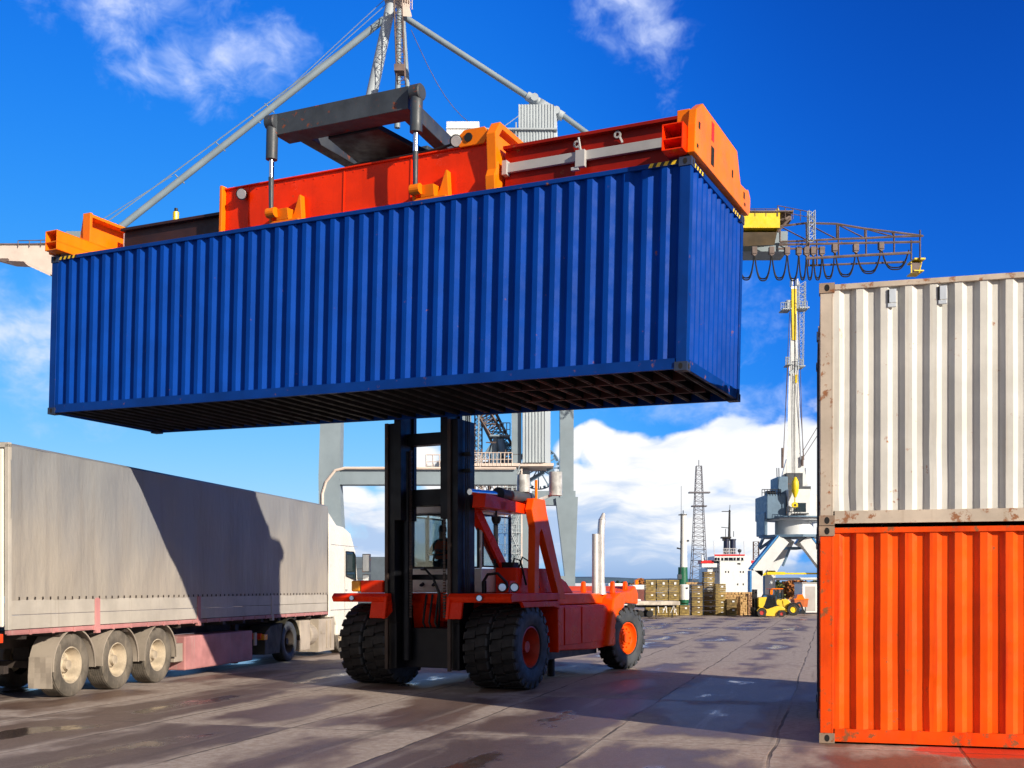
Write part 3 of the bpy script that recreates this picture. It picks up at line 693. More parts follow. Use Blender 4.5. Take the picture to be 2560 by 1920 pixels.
# axle and front chassis
MB().tube((-1.3, .9, .775), (1.3, .9, .775), .17, n=14).tube((-.45, .9, .775), (.45, .9, .775), .34, n=18).build('drive_axle', 'steel', fk, smooth=True)
mb = MB(); mb.prism([(.95, .55), (1.6, .55), (1.6, 1.74), (.8, 1.74), (.8, 1.35)], 'x', -.62, -.40); mb.prism([(.95, .55), (1.6, .55), (1.6, 1.74), (.8, 1.74), (.8, 1.35)], 'x', .32, .54)
mb.box(-.62, .54, 1.3, 1.6, 1.2, 1.74); mb.box(-.62, .54, .80, .9, 1.55, 1.74); mb.beam((-.45, .9, 1.5), (-.2, 1.1, .7), .1, .2); mb.beam((.35, .9, .75), (.2, 1.1, 1.0), .14, .2)
mb.build('front_frame', 'red_m', fk, bevel=.012)
# fenders over the front wheels
for s in (1, -1):
    x0, x1 = (.62, 1.90) if s > 0 else (-1.90, -.66)
    mb = MB(); mb.prism([(.00, 1.585), (.10, 1.60), (1.95, 1.62), (1.98, .62), (2.03, .62), (2.05, 1.75), (.02, 1.75), (-.05, 1.68)], 'x', x0, x1)
    xi = x0 if s > 0 else x1 - .06
    mb.prism([(-.02, 1.30), (.42, 1.56), (.42, 1.70), (.02, 1.73), (-.05, 1.66), (-.12, 1.28)], 'x', xi, xi + .06)
    mb.prism([(-.015, 1.30), (.05, 1.60), (-.02, 1.60), (-.09, 1.29)], 'x', min(xi, xi + .3 * s), max(xi + .06, xi + .3 * s))
    mb.build('fender', 'red_m', fk, bevel=.015)
    if s > 0:
        mb = MB(); mb.prism([(.45, 1.50), (1.7, 1.50), (1.98, 1.45), (1.98, 1.60), (.35, 1.60)], 'x', 1.86, 1.925); mb.build('fender_trim', 'red_m', fk, bevel=.008)
mb = MB(); mb.box(-1.28, -.80, .02, .30, 1.76, 1.99); mb.build('lamp_bracket', 'red_m', fk, bevel=.01)
mb = MB(); mb.box(-1.50, -1.30, .02, .22, 1.78, 1.99); mb.build('beacon', 'amber', fk, bevel=.03)
mb = MB(); mb.cm = 0; mb.lathe([(.085, 0), (.085, -.05), (.05, -.12), (.001, -.13)], (1.03, .72, 1.67), 'x', 12)
def lamp(x, y, z, r, d=(0, -1, 0), name='headlight', par=None, off=(0, 0, 0)):
    mb = MB(); d = Vector(d).normalized(); p = Vector((x, y, z))
    mb.cm = 1; mb.tube(p - d * .09, p, r * .6, r, n=20); mb.cm = 0; mb.tube(p + d * .001, p + d * .012, r * .86, r * .80, n=20)
    mb.cm = 1; mb.tube(p + d * .0, p + d * .006, r * 1.04, r * 1.04, n=20)
    return mb.build(name, ['lens', 'black'], par or fk, smooth=True)
lamp(1.20, 1.0, 1.86, .085, (.35, -1, 0)); lamp(1.42, 1.06, 1.86, .085, (.35, -1, 0)); lamp(1.30, -.09, 1.67, .06, (.3, -1, 0)); lamp(-1.42, -.07, 1.66, .05, (.2, -1, 0))
MB().prism([(1.02, 1.76), (1.35, 1.76), (1.35, 1.98), (1.12, 1.98)], 'x', 1.05, 1.30).build('lamp_bracket', 'red_m', fk, bevel=.01)
# cab (white lower body, big windows, dark interior)
CX0, CX1, CY0, CY1, CZ0, CZ1 = -.95, .62, 1.25, 2.55, 1.76, 3.46
mb = MB(); mb.prism([(CY0 + .04, CZ0), (CY1, CZ0), (CY1, 2.22), (CY0 + .0, 2.22)], 'x', CX0, CX1)
mb.box(CX0, CX1, CY0, CY1, CZ1 - .16, CZ1)
for x in (CX0, CX1 - .06):
    mb.beam((x + .03, CY0 + .03, 2.22), (x + .03, CY0 + .05, CZ1 - .16), .06, .06); mb.beam((x + .03, CY1 - .03, 2.22), (x + .03, CY1 - .03, CZ1 - .16), .06, .06); mb.beam((x + .03, CY0 + .62, 2.22), (x + .03, CY0 + .62, CZ1 - .16), .05, .05)
mb.build('cab', 'cream', fk, bevel=.02)
mb = MB(); mb.box(CX0 + .07, CX1 - .07, CY0 - .004, CY0 + .01, 2.26, 3.26); mb.build('windscreen', 'glass', fk)
mb = MB()
for a, b in (((CX0 + .05, 2.24), (CX1 - .05, 2.24)), ((CX0 + .05, 3.27), (CX1 - .05, 3.27)), ((CX0 + .06, 2.24), (CX0 + .06, 3.27)), ((CX1 - .06, 2.24), (CX1 - .06, 3.27))):
    mb.beam((a[0], CY0 - .01, a[1]), (b[0], CY0 - .01, b[1]), .035, .035)
mb.build('window_seal', 'black', fk)
for x in (CX1 - .012, CX0 + .002):
    for y0, y1 in ((CY0 + .07, CY0 + .58), (CY0 + .66, CY1 - .07)):
        f = MB().box(x, x + .01, y0, y1, 2.26, 3.24).build('side_window', 'glass', fk)
        mb = MB()
        for q in (((x + .012, y0, 2.26), (x + .012, y1, 2.26)), ((x + .012, y1, 2.26), (x + .012, y1, 3.24)), ((x + .012, y1, 3.24), (x + .012, y0, 3.24)), ((x + .012, y0, 3.24), (x + .012, y0, 2.26))): mb.beam(q[0], q[1], .03, .03)
        mb.build('frame', 'black', f)
mb = MB(); mb.prism([(CY0 + .05, 2.225), (CY0 + .22, 2.225), (CY0 + .18, 2.34), (CY0 + .08, 2.36)], 'x', CX0 + .1, CX1 - .35); mb.tube((-.55, CY0 + .15, 2.3), (-.55, CY0 + .24, 2.48), .02)
mb.lathe([(.14, 0), (.16, .012), (.18, 0), (.16, -.012), (.14, 0)], (-.55, CY0 + .25, 2.50), 'z', 20)
mb.build('dashboard', 'black', fk)
mb = MB(); mb.box(-.80, -.30, 2.02, 2.14, 2.2, 2.75); mb.box(-.82, -.28, 1.6, 2.05, 2.10, 2.24); mb.build('seat', 'seat', fk, bevel=.04)
MB().box(.10, .32, CY0 + .10, CY0 + .14, 3.08, 3.22).build('mirror', 'steel2', fk, bevel=.02)
seat_w = FO + FR @ Vector((-.55, 1.84, 2.20))
drv = person('person', 'forklift driver in patterned jacket and orange vest seated in the white cab', seat_w, BYAW, 1.0,
       [((-.26, -.10, .34), (-.12, -.30, .36)), ((.26, -.08, .34), (.10, -.31, .38))], vest=True)
# engine housing behind the cab and beside it
mb = MB(); mb.prism([(1.80, 1.74), (4.55, 1.74), (4.15, 1.98), (3.30, 2.24), (1.80, 2.24)], 'x', .64, 1.10); mb.prism([(2.6, 1.74), (4.75, 1.74), (4.15, 1.98), (3.30, 2.24), (2.6, 2.24)], 'x', -1.1, .64)
mb.build('engine_cover', 'red_m', fk, bevel=.02)
mb = MB(); mb.box(.66, .9, 2.0, 2.3, 2.245, 2.35); mb.path([(.95, 1.9, 2.24), (1.0, 1.9, 2.42), (1.08, 2.0, 2.38), (1.16, 2.1, 1.9)], .02); mb.path([(1.0, 2.1, 2.24), (1.05, 2.15, 2.45), (1.15, 2.3, 2.35), (1.2, 2.6, 1.85)], .018); mb.build('engine_hose', 'black', fk)
# tilt-cylinder A-frame
def aframe(x, dx=0, mat='red_m'):
    mb = MB()
    mb.prism([(2.02, 1.70), (2.22, 1.70), (2.26, 2.92), (2.36, 3.00), (3.22, 1.62), (3.52, 1.62), (2.60, 3.32), (2.50, 3.58), (2.00, 3.58), (1.90, 3.36), (2.05, 3.02)], 'x', x - .075, x + .075)
    return mb.build('support_frame', mat, fk, bevel=.012)
aframe(1.30, mat='redor')
mb = MB(); mb.beam((.58, 1.0, 3.36), (.60, 2.15, 2.24), .16, .22); mb.build('support_strut', 'red_m', fk, bevel=.01)
mb = MB(); mb.prism([(.30, 3.30), (2.1, 3.28), (2.1, 3.46), (1.0, 3.52), (.35, 3.56)], 'x', .94, 1.20); mb.beam((.2, 1.05, 3.38), (1.2, 1.05, 3.38), .25, .16); mb.beam((-.9, 2.2, 3.6), (1.2, 2.2, 3.52), .2, .14); mb.build('support_arm', 'red_m', fk, bevel=.012)
mb = MB(); mb.tube((1.05, 1.15, 3.60), (1.08, 2.45, 3.62), .105, n=20); mb.tube((1.05, 1.12, 3.60), (1.05, 1.20, 3.60), .135, n=20); mb.build('tilt_cylinder', 'steel2', fk, smooth=True)
mb = MB(); mb.tube((.95, .2, 3.58), (1.05, 1.12, 3.60), .055, n=16); mb.build('cylinder_rod', 'chrome', fk, smooth=True)
mb = MB(); mb.lathe([(.001, -.09), (.06, -.09), (.09, -.02), (.09, .04), (.001, .06)], (1.02, 1.10, 3.14), 'z', 16); mb.tube((1.02, 1.1, 3.2), (1.02, 1.1, 3.32), .02); mb.build('work_light', 'black', fk, smooth=True)
MB().tube((1.30, 2.25, 3.56), (1.30, 2.25, 3.95), .028, n=8).build('light_post', 'orange_m', fk)
MB().tube((1.05, 2.2, 3.72), (1.05, 2.2, 4.06), .13, .12, n=16).build('air_filter', 'frost', fk, smooth=True)
MB().tube((1.58, 2.55, 3.66), (1.58, 2.55, 4.12), .13, .13, n=16).beam((1.3, 2.4, 3.58), (1.58, 2.55, 3.70), .05, .05).build('air_filter', 'frost', fk, smooth=True)
# chassis
mb = MB(); mb.prism([(1.9, .62), (5.0, .52), (6.0, .55), (6.0, 1.48), (1.9, 1.50)], 'x', -1.38, 1.38); mb.build('chassis', 'red_m', fk, bevel=.02)
mb = MB()
for y0, y1 in ((2.1, 3.35), (3.42, 4.25), (4.32, 5.85)): mb.box(1.382, 1.40, y0, y1, .68, 1.45)
mb.build('side_door', 'red_m', fk, bevel=.012)
mb = MB(); mb.prism([(3.3, 1.50), (6.3, 1.50), (6.3, 1.72), (3.1, 1.72)], 'x', -1.22, 1.22); mb.build('rear_deck', 'redor', fk, bevel=.02)
mb = MB(); mb.prism([(5.55, .56), (6.15, .54), (6.32, 1.18), (6.60, 1.50), (7.45, 1.46), (7.46, 1.70), (7.28, 1.90), (6.95, 1.78), (6.30, 1.74), (5.9, 1.60)], 'x', -1.50, 1.50)
mb.build('counterweight', 'redor', fk, bevel=.04)
mb = MB()
for x, y in ((1.3, 6.3), (.5, 6.5), (-.2, 6.7), (1.3, 7.1)): MB().prism([(y - .08, 1.72), (y + .08, 1.72), (y + .06, 1.96), (y, 2.0), (y - .06, 1.96)], 'x', x - .04, x + .04).build('lifting_lug', 'redor', fk, bevel=.012)
mb = MB(); mb.tube((1.12, 5.72, 1.70), (1.12, 5.72, 3.05), .075, n=16); mb.tube((1.20, 5.86, 1.70), (1.20, 5.86, 1.95), .12, .09, n=16); mb.path([(1.20, 5.86, 1.9), (1.20, 5.86, 3.05), (1.20, 5.87, 3.22), (1.205, 5.90, 3.36)], .082, n=14); mb.tube((1.205, 5.90, 3.355), (1.22, 5.97, 3.52), .082, .035, n=14); mb.build('exhaust_pipe', 'silver', fk, smooth=True)
mb = MB(); mb.box(.3, 1.2, 2.2, 5.6, .40, .55); mb.tube((1.0, 3.6, .02), (1.0, 3.6, .45), .08, n=10); mb.tube((-1.2, 6.55, .7), (1.2, 6.55, .7), .12, n=10); mb.build('underframe', 'steel', fk)
mb = MB(); mb.box(1.0, 1.2, 6.5, 6.7, 2.0, 2.06)
# ---- spreader (built in the container's tilted frame, parented to the forklift)
spm = Matrix.Translation(BO) @ Euler((-.01286, .01956, BYAW), 'YXZ').to_matrix().to_4x4()
fkm = Matrix.Translation(FO) @ FR.to_4x4(); S2F = fkm.inverted() @ spm
def spart(mb, name, mat, parent=None, **k):
    if parent is None: mb.v = [S2F @ v for v in mb.v]
    return mb.build(name, mat, parent or fk, **k)
# fixed main beam (box with flanges)
spread = MB(); spread.box(-8.70, -3.46, .72, 1.95, 3.12, 3.86); spread.box(-8.70, -3.46, .68, 1.99, 3.86, 3.885); spread.box(-8.70, -3.46, .68, 1.99, 3.095, 3.12)
spread = spart(spread, 'spreader', 'red_m', bevel=.006)
def ssub(mb, name, mat, **k):
    mb.v = [S2F @ v for v in mb.v]; return mb.build(name, mat, spread, **k)
ssub(MB().box(-8.76, -8.70, .62, 2.05, 3.05, 3.92), 'beam_collar', 'orange_m', bevel=.01)
mb = MB(); mb.prism([(.60, 2.97), (.66, 2.97), (.66, 3.30), (.72, 3.40), (.66, 3.9), (.80, 4.08), (1.9, 4.05), (1.9, 4.15), (.72, 4.17), (.56, 3.95), (.62, 3.42), (.56, 3.30)], 'x', -3.46, -3.30)
mb.box(-3.46, -3.36, .66, 1.99, 3.0, 4.0)
ssub(mb, 'beam_collar', 'orange_m', bevel=.01)
ssub(MB().prism([(-3.98, 3.86), (-3.55, 3.86), (-3.46, 4.0), (-3.55, 4.12), (-3.9, 4.12), (-4.05, 4.0)], 'y', .66, .76), 'lug_plate', 'orange_m', bevel=.008)
mb = MB(); mb.tube((-3.82, .64, 3.99), (-3.82, .80, 3.99), .07, n=14); ssub(mb, 'pulley', 'black')
# telescopic beams
for nm, a, b, mt in (('telescopic_beam', -3.3, -.32, 'darkred'), ('telescopic_beam', -11.3, -8.76, 'steelred')):
    zt = 3.78 if a > -5 else 3.50; mb = MB(); mb.box(a, b, .92, 1.72, 3.20, zt); mb.box(a, b, .82, 1.82, zt, zt + .05); mb.box(a, b, .82, 1.82, 3.15, 3.20); ssub(mb, nm, mt, bevel=.004)
mb = MB(); mb.box(-3.3, -.38, .84, .90, 3.42, 3.56); mb.box(-3.3, -3.22, .80, .92, 3.38, 3.60); ssub(mb, 'guide_bar', 'grey', bevel=.004)
mb = MB(); mb.tube((-3.28, .80, 3.10), (-2.2, .80, 3.10), .03, n=8); mb.tube((-3.28, .80, 3.02), (-3.0, .80, 3.02), .05, n=8); ssub(mb, 'slide_rod', 'steel2')
mb = MB(); mb.box(-2.05, -1.90, .76, .84, 3.30, 3.55); mb.tube((-1.98, .80, 3.55), (-2.02, .80, 3.75), .018, n=8); mb.box(-2.12, -2.0, .77, .84, 3.26, 3.31); ssub(mb, 'sensor_box', 'grey', bevel=.004)
for x, z in ((-2.07, 3.68), (-1.42, 3.72)):
    mb = MB(); mb.lathe([(.03, -.012), (.055, -.012), (.055, .012), (.03, .012), (.03, -.012)], (x, .86, z), 'y', 14); mb.beam((x + .03, .87, z - .03), (x + .07, .89, z - .12), .03, .03)
    ssub(mb, 'hook_eye', 'grey')
# end beams
def endbeam(s):
    """s=+1 right end (x near 0), -1 left end"""
    X = (lambda t: t) if s > 0 else (lambda t: -BL - t)
    def bx(mb, a, b, *r): a, b = X(a), X(b); return mb.box(min(a, b), max(a, b), *r)
    mb = MB(); a, b = sorted((X(-.06), X(.05)))
    poly = [(-.02, 2.93), (2.78, 2.93), (2.86, 3.02), (2.86, 3.22), (2.74, 3.32), (2.60, 3.28), (2.28, 3.26), (2.05, 3.68), (.30, 3.70), (.02, 3.52), (-.02, 3.30)] if s > 0 else [(-.02, 2.93), (2.78, 2.93), (2.86, 3.02), (2.86, 3.22), (2.30, 3.30), (1.95, 3.82), (.76, 3.90), (.66, 3.30), (-.02, 3.28)]
    if s < 0: b = a + .06
    mb.prism(poly, 'x', a, b); o = ssub(mb, 'end_beam', 'orange_m', bevel=.01)
    # hollow box tube across the end, open toward the viewer
    mb = MB(); t = .018
    a, b = sorted((X(-.36), X(-.065))); 
    for z0, z1 in ((2.93, 2.93 + t), (3.07, 3.07 + t), (3.27, 3.27 + t)): mb.box(a, b, -.20, 2.8, z0, z1)
    mb.box(a, a + t, -.20, 2.8, 2.93, 3.285); mb.box(b - t, b, -.20, 2.8, 2.93, 3.285); mb.box(a + t, b - t, .25, .27, 2.94, 3.28)
    ssub(mb, 'cross_tube', 'orange_m' if s < 0 else 'red_m', bevel=.004)
    # standing web plates on the inner side
    if s > 0:
        mb = MB(); bx(mb, -.24, -.062, .06, .50, 3.29, 3.56); bx(mb, -.20, -.062, .50, 2.0, 3.52, 3.58)
        ssub(mb, 'end_gusset', 'orange_m', bevel=.01)
        mb = MB(); mb.box(.0515, .053, .72, .84, 3.36, 3.62); mb.cm = 1; mb.box(.0515, .0545, .72, .86, 3.02, 3.28); mb.cm = 1
        ssub(mb, 'access_slot', ['red_m', 'hollow_shade'])
        for y, z, h in ((.12, 3.30, .09), (.06, 3.02, .05), (1.78, 3.20, .11), (2.45, 3.10, .10), (2.5, 3.0, .05)): ssub(MB().box(.0505, .054, y, y + .07, z, z + h), 'access_hole', 'hollow_shade')
    else:
        mb = MB()
        # raised frame: rim plates round a recess, open toward the middle of the spreader
        bx(mb, -.05, -.24, .66, .72, 3.28, 3.88); bx(mb, -.05, -.24, .72, 1.92, 3.80, 3.86); bx(mb, -.05, -.24, 1.86, 1.92, 3.28, 3.80); bx(mb, -.05, -.24, .72, 1.86, 3.28, 3.34)
        ssub(mb, 'end_gusset', 'orange_m', bevel=.008)
        mb = MB(); bx(mb, -.26, -.44, 1.46, 1.84, 3.34, 3.72); ssub(mb, 'control_box', 'ventw', bevel=.012)
    # twistlocks
    mb = MB()
    for y in (.08, BW - .08): mb.tube((X(-.09), y, 2.80), (X(-.09), y, 2.99), .04, n=10)
    ssub(mb, 'twistlock', 'steel')
endbeam(1); endbeam(-1)
# yellow beacon on the left beam
mb = MB(); mb.tube((-10.02, .90, 3.55), (-10.02, .90, 3.71), .055, n=10); ssub(mb, 'beacon', 'yellow')
mb = MB(); mb.tube((-10.02, .90, 3.71), (-10.02, .90, 3.78), .032, n=8); ssub(mb, 'beacon_cap', 'black')
# floodlights on the beam
for x, y, z, d in ((-8.25, .60, 3.70, (.35, -1, -.35)), (-4.02, .62, 3.95, (.6, -1, -.7)), (-8.1 + .6, 1.4, 3.98, (0, -.3, -1))):
    p = Vector((x, y, z)); d = Vector(d).normalized(); mb = MB(); mb.cm = 1; mb.tube(p - d * .14, p, .05, .10, n=18); mb.cm = 0; mb.tube(p + d * .001, p + d * .012, .085, .08, n=18); mb.cm = 1; mb.beam(p - d * .1, p - d * .1 + Vector((0, .12, .0)), .03, .03)
    ssub(mb, 'floodlight', ['lens', 'black'])
mb = MB()
mb.path([(-4.02, .70, 3.98), (-3.9, .68, 3.93), (-3.75, .67, 4.0), (-3.6, .70, 4.02)], .012, n=6); ssub(mb, 'cable', 'black')
mb = MB(); mb.path([(-6.6, .95, 3.93), (-6.0, .80, 3.95), (-5.2, .84, 3.96), (-4.6, .78, 3.94), (-4.1, .80, 4.0), (-3.7, .85, 4.1)], .02, n=6); ssub(mb, 'hydraulic_hose', 'black')
mb = MB(); mb.path([(-5.6, 1.9, 4.5), (-5.45, 1.5, 4.2), (-5.3, 1.1, 3.98), (-5.0, .9, 3.92), (-4.8, .95, 3.9)], .022, n=6); ssub(mb, 'hydraulic_hose', 'black')
mb = MB()
for i in range(26): mb.tube((-8.6 + i * .2, .712, 3.80), (-8.6 + i * .2, .722, 3.80), .011, n=6)
for x in (-8.2, -6.2, -4.9): mb.box(x, x + .02, .708, .721, 3.13, 3.86)
mb.box(-8.70, -3.47, .712, .72, 3.155, 3.165); ssub(mb, 'weld_seams', 'red_m')
# levelling frame above the beam: front bar, side arms, centre plate
mb = MB(); mb.box(-7.40, -4.78, .40, .80, 4.50, 4.86); mb.box(-7.36, -4.82, .44, .76, 4.86, 4.875); ssub(mb, 'front_bar', 'steel2', bevel=.02)
mb = MB(); mb.beam((-7.1, .8, 4.66), (-6.95, 2.62, 4.60), .24, .26); mb.beam((-5.0, .8, 4.66), (-5.15, 2.62, 4.60), .24, .26); ssub(mb, 'side_arm', 'steel2', bevel=.015)
mb = MB(); mb.prism([(-6.6, .8), (-5.6, .8), (-5.45, 1.9), (-5.3, 2.7), (-6.9, 2.7), (-6.75, 1.9)], 'z', 4.46, 4.56); mb.box(-6.9, -5.3, 2.5, 2.78, 4.0, 4.6); ssub(mb, 'centre_plate', 'steel', bevel=.015)
mb = MB(); mb.prism([(2.0, 4.0), (2.7, 4.0), (2.7, 4.75), (2.2, 4.7)], 'x', -6.3, -5.5); ssub(mb, 'carriage', 'steel2', bevel=.02)
mb = MB(); mb.lathe([(.30, 0), (.33, .05), (.33, .15), (.28, .2), (.001, .2)], (-7.55, 1.4, 3.885), 'z', 24); mb.lathe([(.30, 0), (.33, .05), (.33, .10), (.001, .12)], (-4.5, 1.4, 3.885), 'z', 24); ssub(mb, 'pivot_cap', 'black', smooth=True)
# white housings behind the beam
for x in (-7.45, -4.62):
    t = MB(); t.lathe([(.11, -.10), (.13, -.08), (.13, .08), (.11, .10), (.001, .10)], (x, .40, 4.72), 'x', 20); t.lathe([(.13, -.08), (.11, -.10), (.001, -.10)], (x, .40, 4.72), 'x', 20); t.tube((x, .40, 4.72), (x, .40, 4.10), .098, .098, n=20); t.tube((x, .40, 4.72), (x + (.1 if x < -6 else -.1), .45, 4.72), .05)
    ssub(t, 'levelling_cylinder', 'steel2', smooth=True)
    ssub(MB().tube((x, .40, 4.10), (x, .40, 3.80), .045, .045, n=16), 'cylinder_rod', 'chrome', smooth=True)
    ssub(MB().tube((x, .40, 3.80), (x, .42, 3.26), .045, .038, n=14), 'rod_sleeve', 'steel2', smooth=True)
    mb = MB(); mb.tube((x - .09, .44, 3.22), (x + .09, .44, 3.22), .085, n=16); mb.prism([(.50, 3.10), (.72, 3.10), (.72, 3.30), (.46, 3.28)], 'x', x - .10, x - .05); mb.prism([(.50, 3.10), (.72, 3.10), (.72, 3.30), (.46, 3.28)], 'x', x + .05, x + .30)
    mb.prism([(x + .22, 3.08), (x + .50, 3.08), (x + .46, 3.52), (x + .43, 3.52), (x + .33, 3.22)], 'y', .60, .72); mb.box(x - .1, x + .5, .5, .72, 3.04, 3.10)
    ssub(mb, 'cylinder_lug', 'orange_m', bevel=.008)

# ------------------------------------------------------------ semi-trailer (local x = right, y = forward, near side at x=0)
TO = Vector((-7.767, 17.27, 0)); TYAW = -.20193; TR = Matrix.Rotation(TYAW, 3, 'Z')
tr = thing('semi_trailer', 'long dusty grey tarpaulin semi-trailer with three axles parked at the left', 'trailer', TO, TYAW)
TL, TW = 13.6, 2.5
mb = MB(); rnd = random.Random(4); nx_, nz_ = 110, 22; vs = []
for k in range(nz_ + 1):
    for i in range(nx_ + 1):
        y = .03 + (TL - .04) * i / nx_; z = 1.655 + (4.06 - 1.655) * k / nz_; t = (z - 1.69) / 2.37
        rib = .018 * math.cos(y * 2 * math.pi / 1.36) * (1 - .3 * t); low = (1 - t) ** 4 * .014 * math.sin(y * 21 + math.sin(y * 3) * 2)
        wave = .012 * math.sin(y * 1.7 + z * 2.4) + .007 * math.sin(y * 5.1 - z * 3.1)
        vs.append((.0 + (rib + low + wave) * min(1, 4 * t + .3) * (1 if k < nz_ else .2), y, z))
mb.add(vs, [(k * (nx_ + 1) + i, k * (nx_ + 1) + i + 1, (k + 1) * (nx_ + 1) + i + 1, (k + 1) * (nx_ + 1) + i) for k in range(nz_) for i in range(nx_)])
mb.add([(0, .03, 4.06), (0, TL, 4.06), (-.10, TL, 4.11), (-.10, .03, 4.11), (-TW + .1, TL, 4.11), (-TW + .1, .03, 4.11), (-TW, TL, 4.05), (-TW, .03, 4.05), (-TW, TL, 1.69), (-TW, .03, 1.69)], [(0, 1, 2, 3), (3, 2, 4, 5), (5, 4, 6, 7), (7, 6, 8, 9)])
mb.add([(.0, TL, 1.2), (-TW, TL, 1.2), (-TW, TL, 4.06), (-.0, TL, 4.06)], [(0, 1, 2, 3)])
mb.build('tarpaulin', 'tarp', tr, smooth=True)
mb = MB()
for i in range(66):
    y = .25 + i * (TL - .4) / 65; mb.box(.008, .020, y - .010, y + .010, 1.665, 1.712)

mb.build('tarpaulin_fastener', 'chassis', tr)
mb = MB()
for y0, y1 in ((.08, 2.36), (2.52, 6.12), (6.26, 9.86), (9.98, 13.56)):
    mb.box(-.04, .0, y0, y1, 1.205, 1.425); mb.box(-.04, .0, y0, y1, 1.432, 1.665)
mb.build('side_board', 'board', tr, bevel=.008)
for y in (2.44, 6.19, 9.92):
    mb = MB(); mb.box(-.05, .014, y - .075, y + .075, 1.12, 1.68); mb.box(-.05, .03, y - .06, y + .06, 1.06, 1.16); mb.build('side_post', 'pinkred' if y < 9 else 'board', tr, bevel=.01)
mb = MB(); mb.box(-.06, .01, 0, TL, 1.135, 1.195); mb.box(-.03, .018, 0, TL, 1.12, 1.134)
for i in range(22): mb.box(.01, .025, .5 + i * .6, .56 + i * .6, 1.11, 1.19)
mb.build('side_rail', 'pinkred', tr, bevel=.004)
mb = MB(); mb.box(-.055, .02, -.02, .06, 1.2, 4.08); mb.box(-TW, -TW + .07, -.02, .06, 1.2, 4.08); mb.box(-TW, .02, -.02, .06, 4.02, 4.10); mb.build('rear_frame', 'board', tr, bevel=.008)
mb = MB(); mb.box(-TW / 2 + .01, -.07, -.045, .0, 1.25, 4.0); mb.box(-TW + .09, -TW / 2 - .01, -.045, .0, 1.25, 4.0); mb.build('rear_door', 'cabwhite', tr, bevel=.01)
mb = MB()
for x in (-.35, -.95, -1.6, -2.2): mb.tube((x, -.07, 1.25), (x, -.07, 4.0), .017, n=6)
mb.build('lock_bar', 'grey', tr)
mb = MB(); mb.box(-.95, -.80, 0, TL, .85, 1.12); mb.box(-1.7, -1.55, 0, TL, .85, 1.12)
for i in range(14): mb.box(-TW + .05, -.05, .4 + i, .52 + i, 1.04, 1.13)
mb.box(-TW + .1, -.1, .02, .14, .52, .64); mb.beam((-.6, .1, .6), (-.6, .5, 1.0), .08, .08); mb.beam((-1.9, .1, .6), (-1.9, .5, 1.0), .08, .08)
mb.build('chassis_frame', 'chassis', tr)
mb = MB(); mb.box(-.62, -.12, -.03, .05, 1.0, 1.14); mb.build('tail_light', 'redlamp', tr, bevel=.01)
WY = [1.80, 3.24, 4.68]
for i, y in enumerate(WY):
    for x, s in ((-.26, 1), (-TW + .26, -1)):
        big_wheel(tr, (x, y, .54), .54, .385, s, 'dustrim', lugs=0, rimr=.56, deep=.17, tyre='dusty')
    for x, s in ((-.47, 1), (-TW + .05, -1)):
        mb = MB(); w0, w1 = x, x + .44
        mb.lathe([(.615, w0), (.625, w0), (.625, w1 + .012), (.60, w1 + .012), (.60, w1 - .004), (.612, w1 - .006), (.612, w0), (.615, w0)], (0, y, .54), 'x', 20, a0=-.12, a1=math.pi + .12)
        mb.build('mudguard', 'flap', tr, smooth=True)
mb = MB(); vs = []
for k in range(7):
    for i in range(5):
        z = .19 + k * .075 * 1.15; vs.append((-.46 + i * .108, WY[0] - .645 - .012 * math.sin(i * 1.3 + k * .8), z))
mb.add(vs, [(k * 5 + i, k * 5 + i + 1, k * 5 + i + 6, k * 5 + i + 5) for k in range(6) for i in range(4)])
o_ = mb.build('mud_flap', 'flap', tr); sm = o_.modifiers.new('thick', 'SOLIDIFY'); sm.thickness = .012
mb = MB(); mb.v = [Vector((v.x - 1.6, v.y, v.z)) for v in map(Vector, vs)]; mb.f = [[k * 5 + i, k * 5 + i + 1, k * 5 + i + 6, k * 5 + i + 5] for k in range(6) for i in range(4)]; mb.m = [0] * 24
o_ = mb.build('mud_flap', 'flap', tr); sm = o_.modifiers.new('thick', 'SOLIDIFY'); sm.thickness = .012
MB().box(-2.2, -.3, WY[0] - .06, WY[0] + .06, .48, .60).box(-2.2, -.3, WY[1] - .06, WY[1] + .06, .48, .60).box(-2.2, -.3, WY[2] - .06, WY[2] + .06, .48, .60).box(-1.2, -.9, WY[0], WY[2], .6, .9).build('axles', 'chassis', tr)
mb = MB(); mb.box(-.60, -.06, 5.72, 8.95, .16, .86); mb.build('side_locker', 'pinkred', tr, bevel=.03)
mb = MB(); mb.box(-.5, -.1, 5.35, 5.70, .35, .72); mb.box(-.06, -.02, 8.98, 9.1, .5, .8); mb.build('bracket', 'beige', tr, bevel=.01)
mb = MB(); mb.box(-.45, -.33, 8.6, 8.75, .1, 1.0); mb.box(-2.2, -2.05, 8.6, 8.75, .1, 1.0); mb.build('landing_leg', 'chassis', tr)
mb = MB(); mb.tube((-1.25, .6, .62), (-.75, .6, .62), .16, n=16); mb.build('air_tank', 'flap', tr, smooth=True)

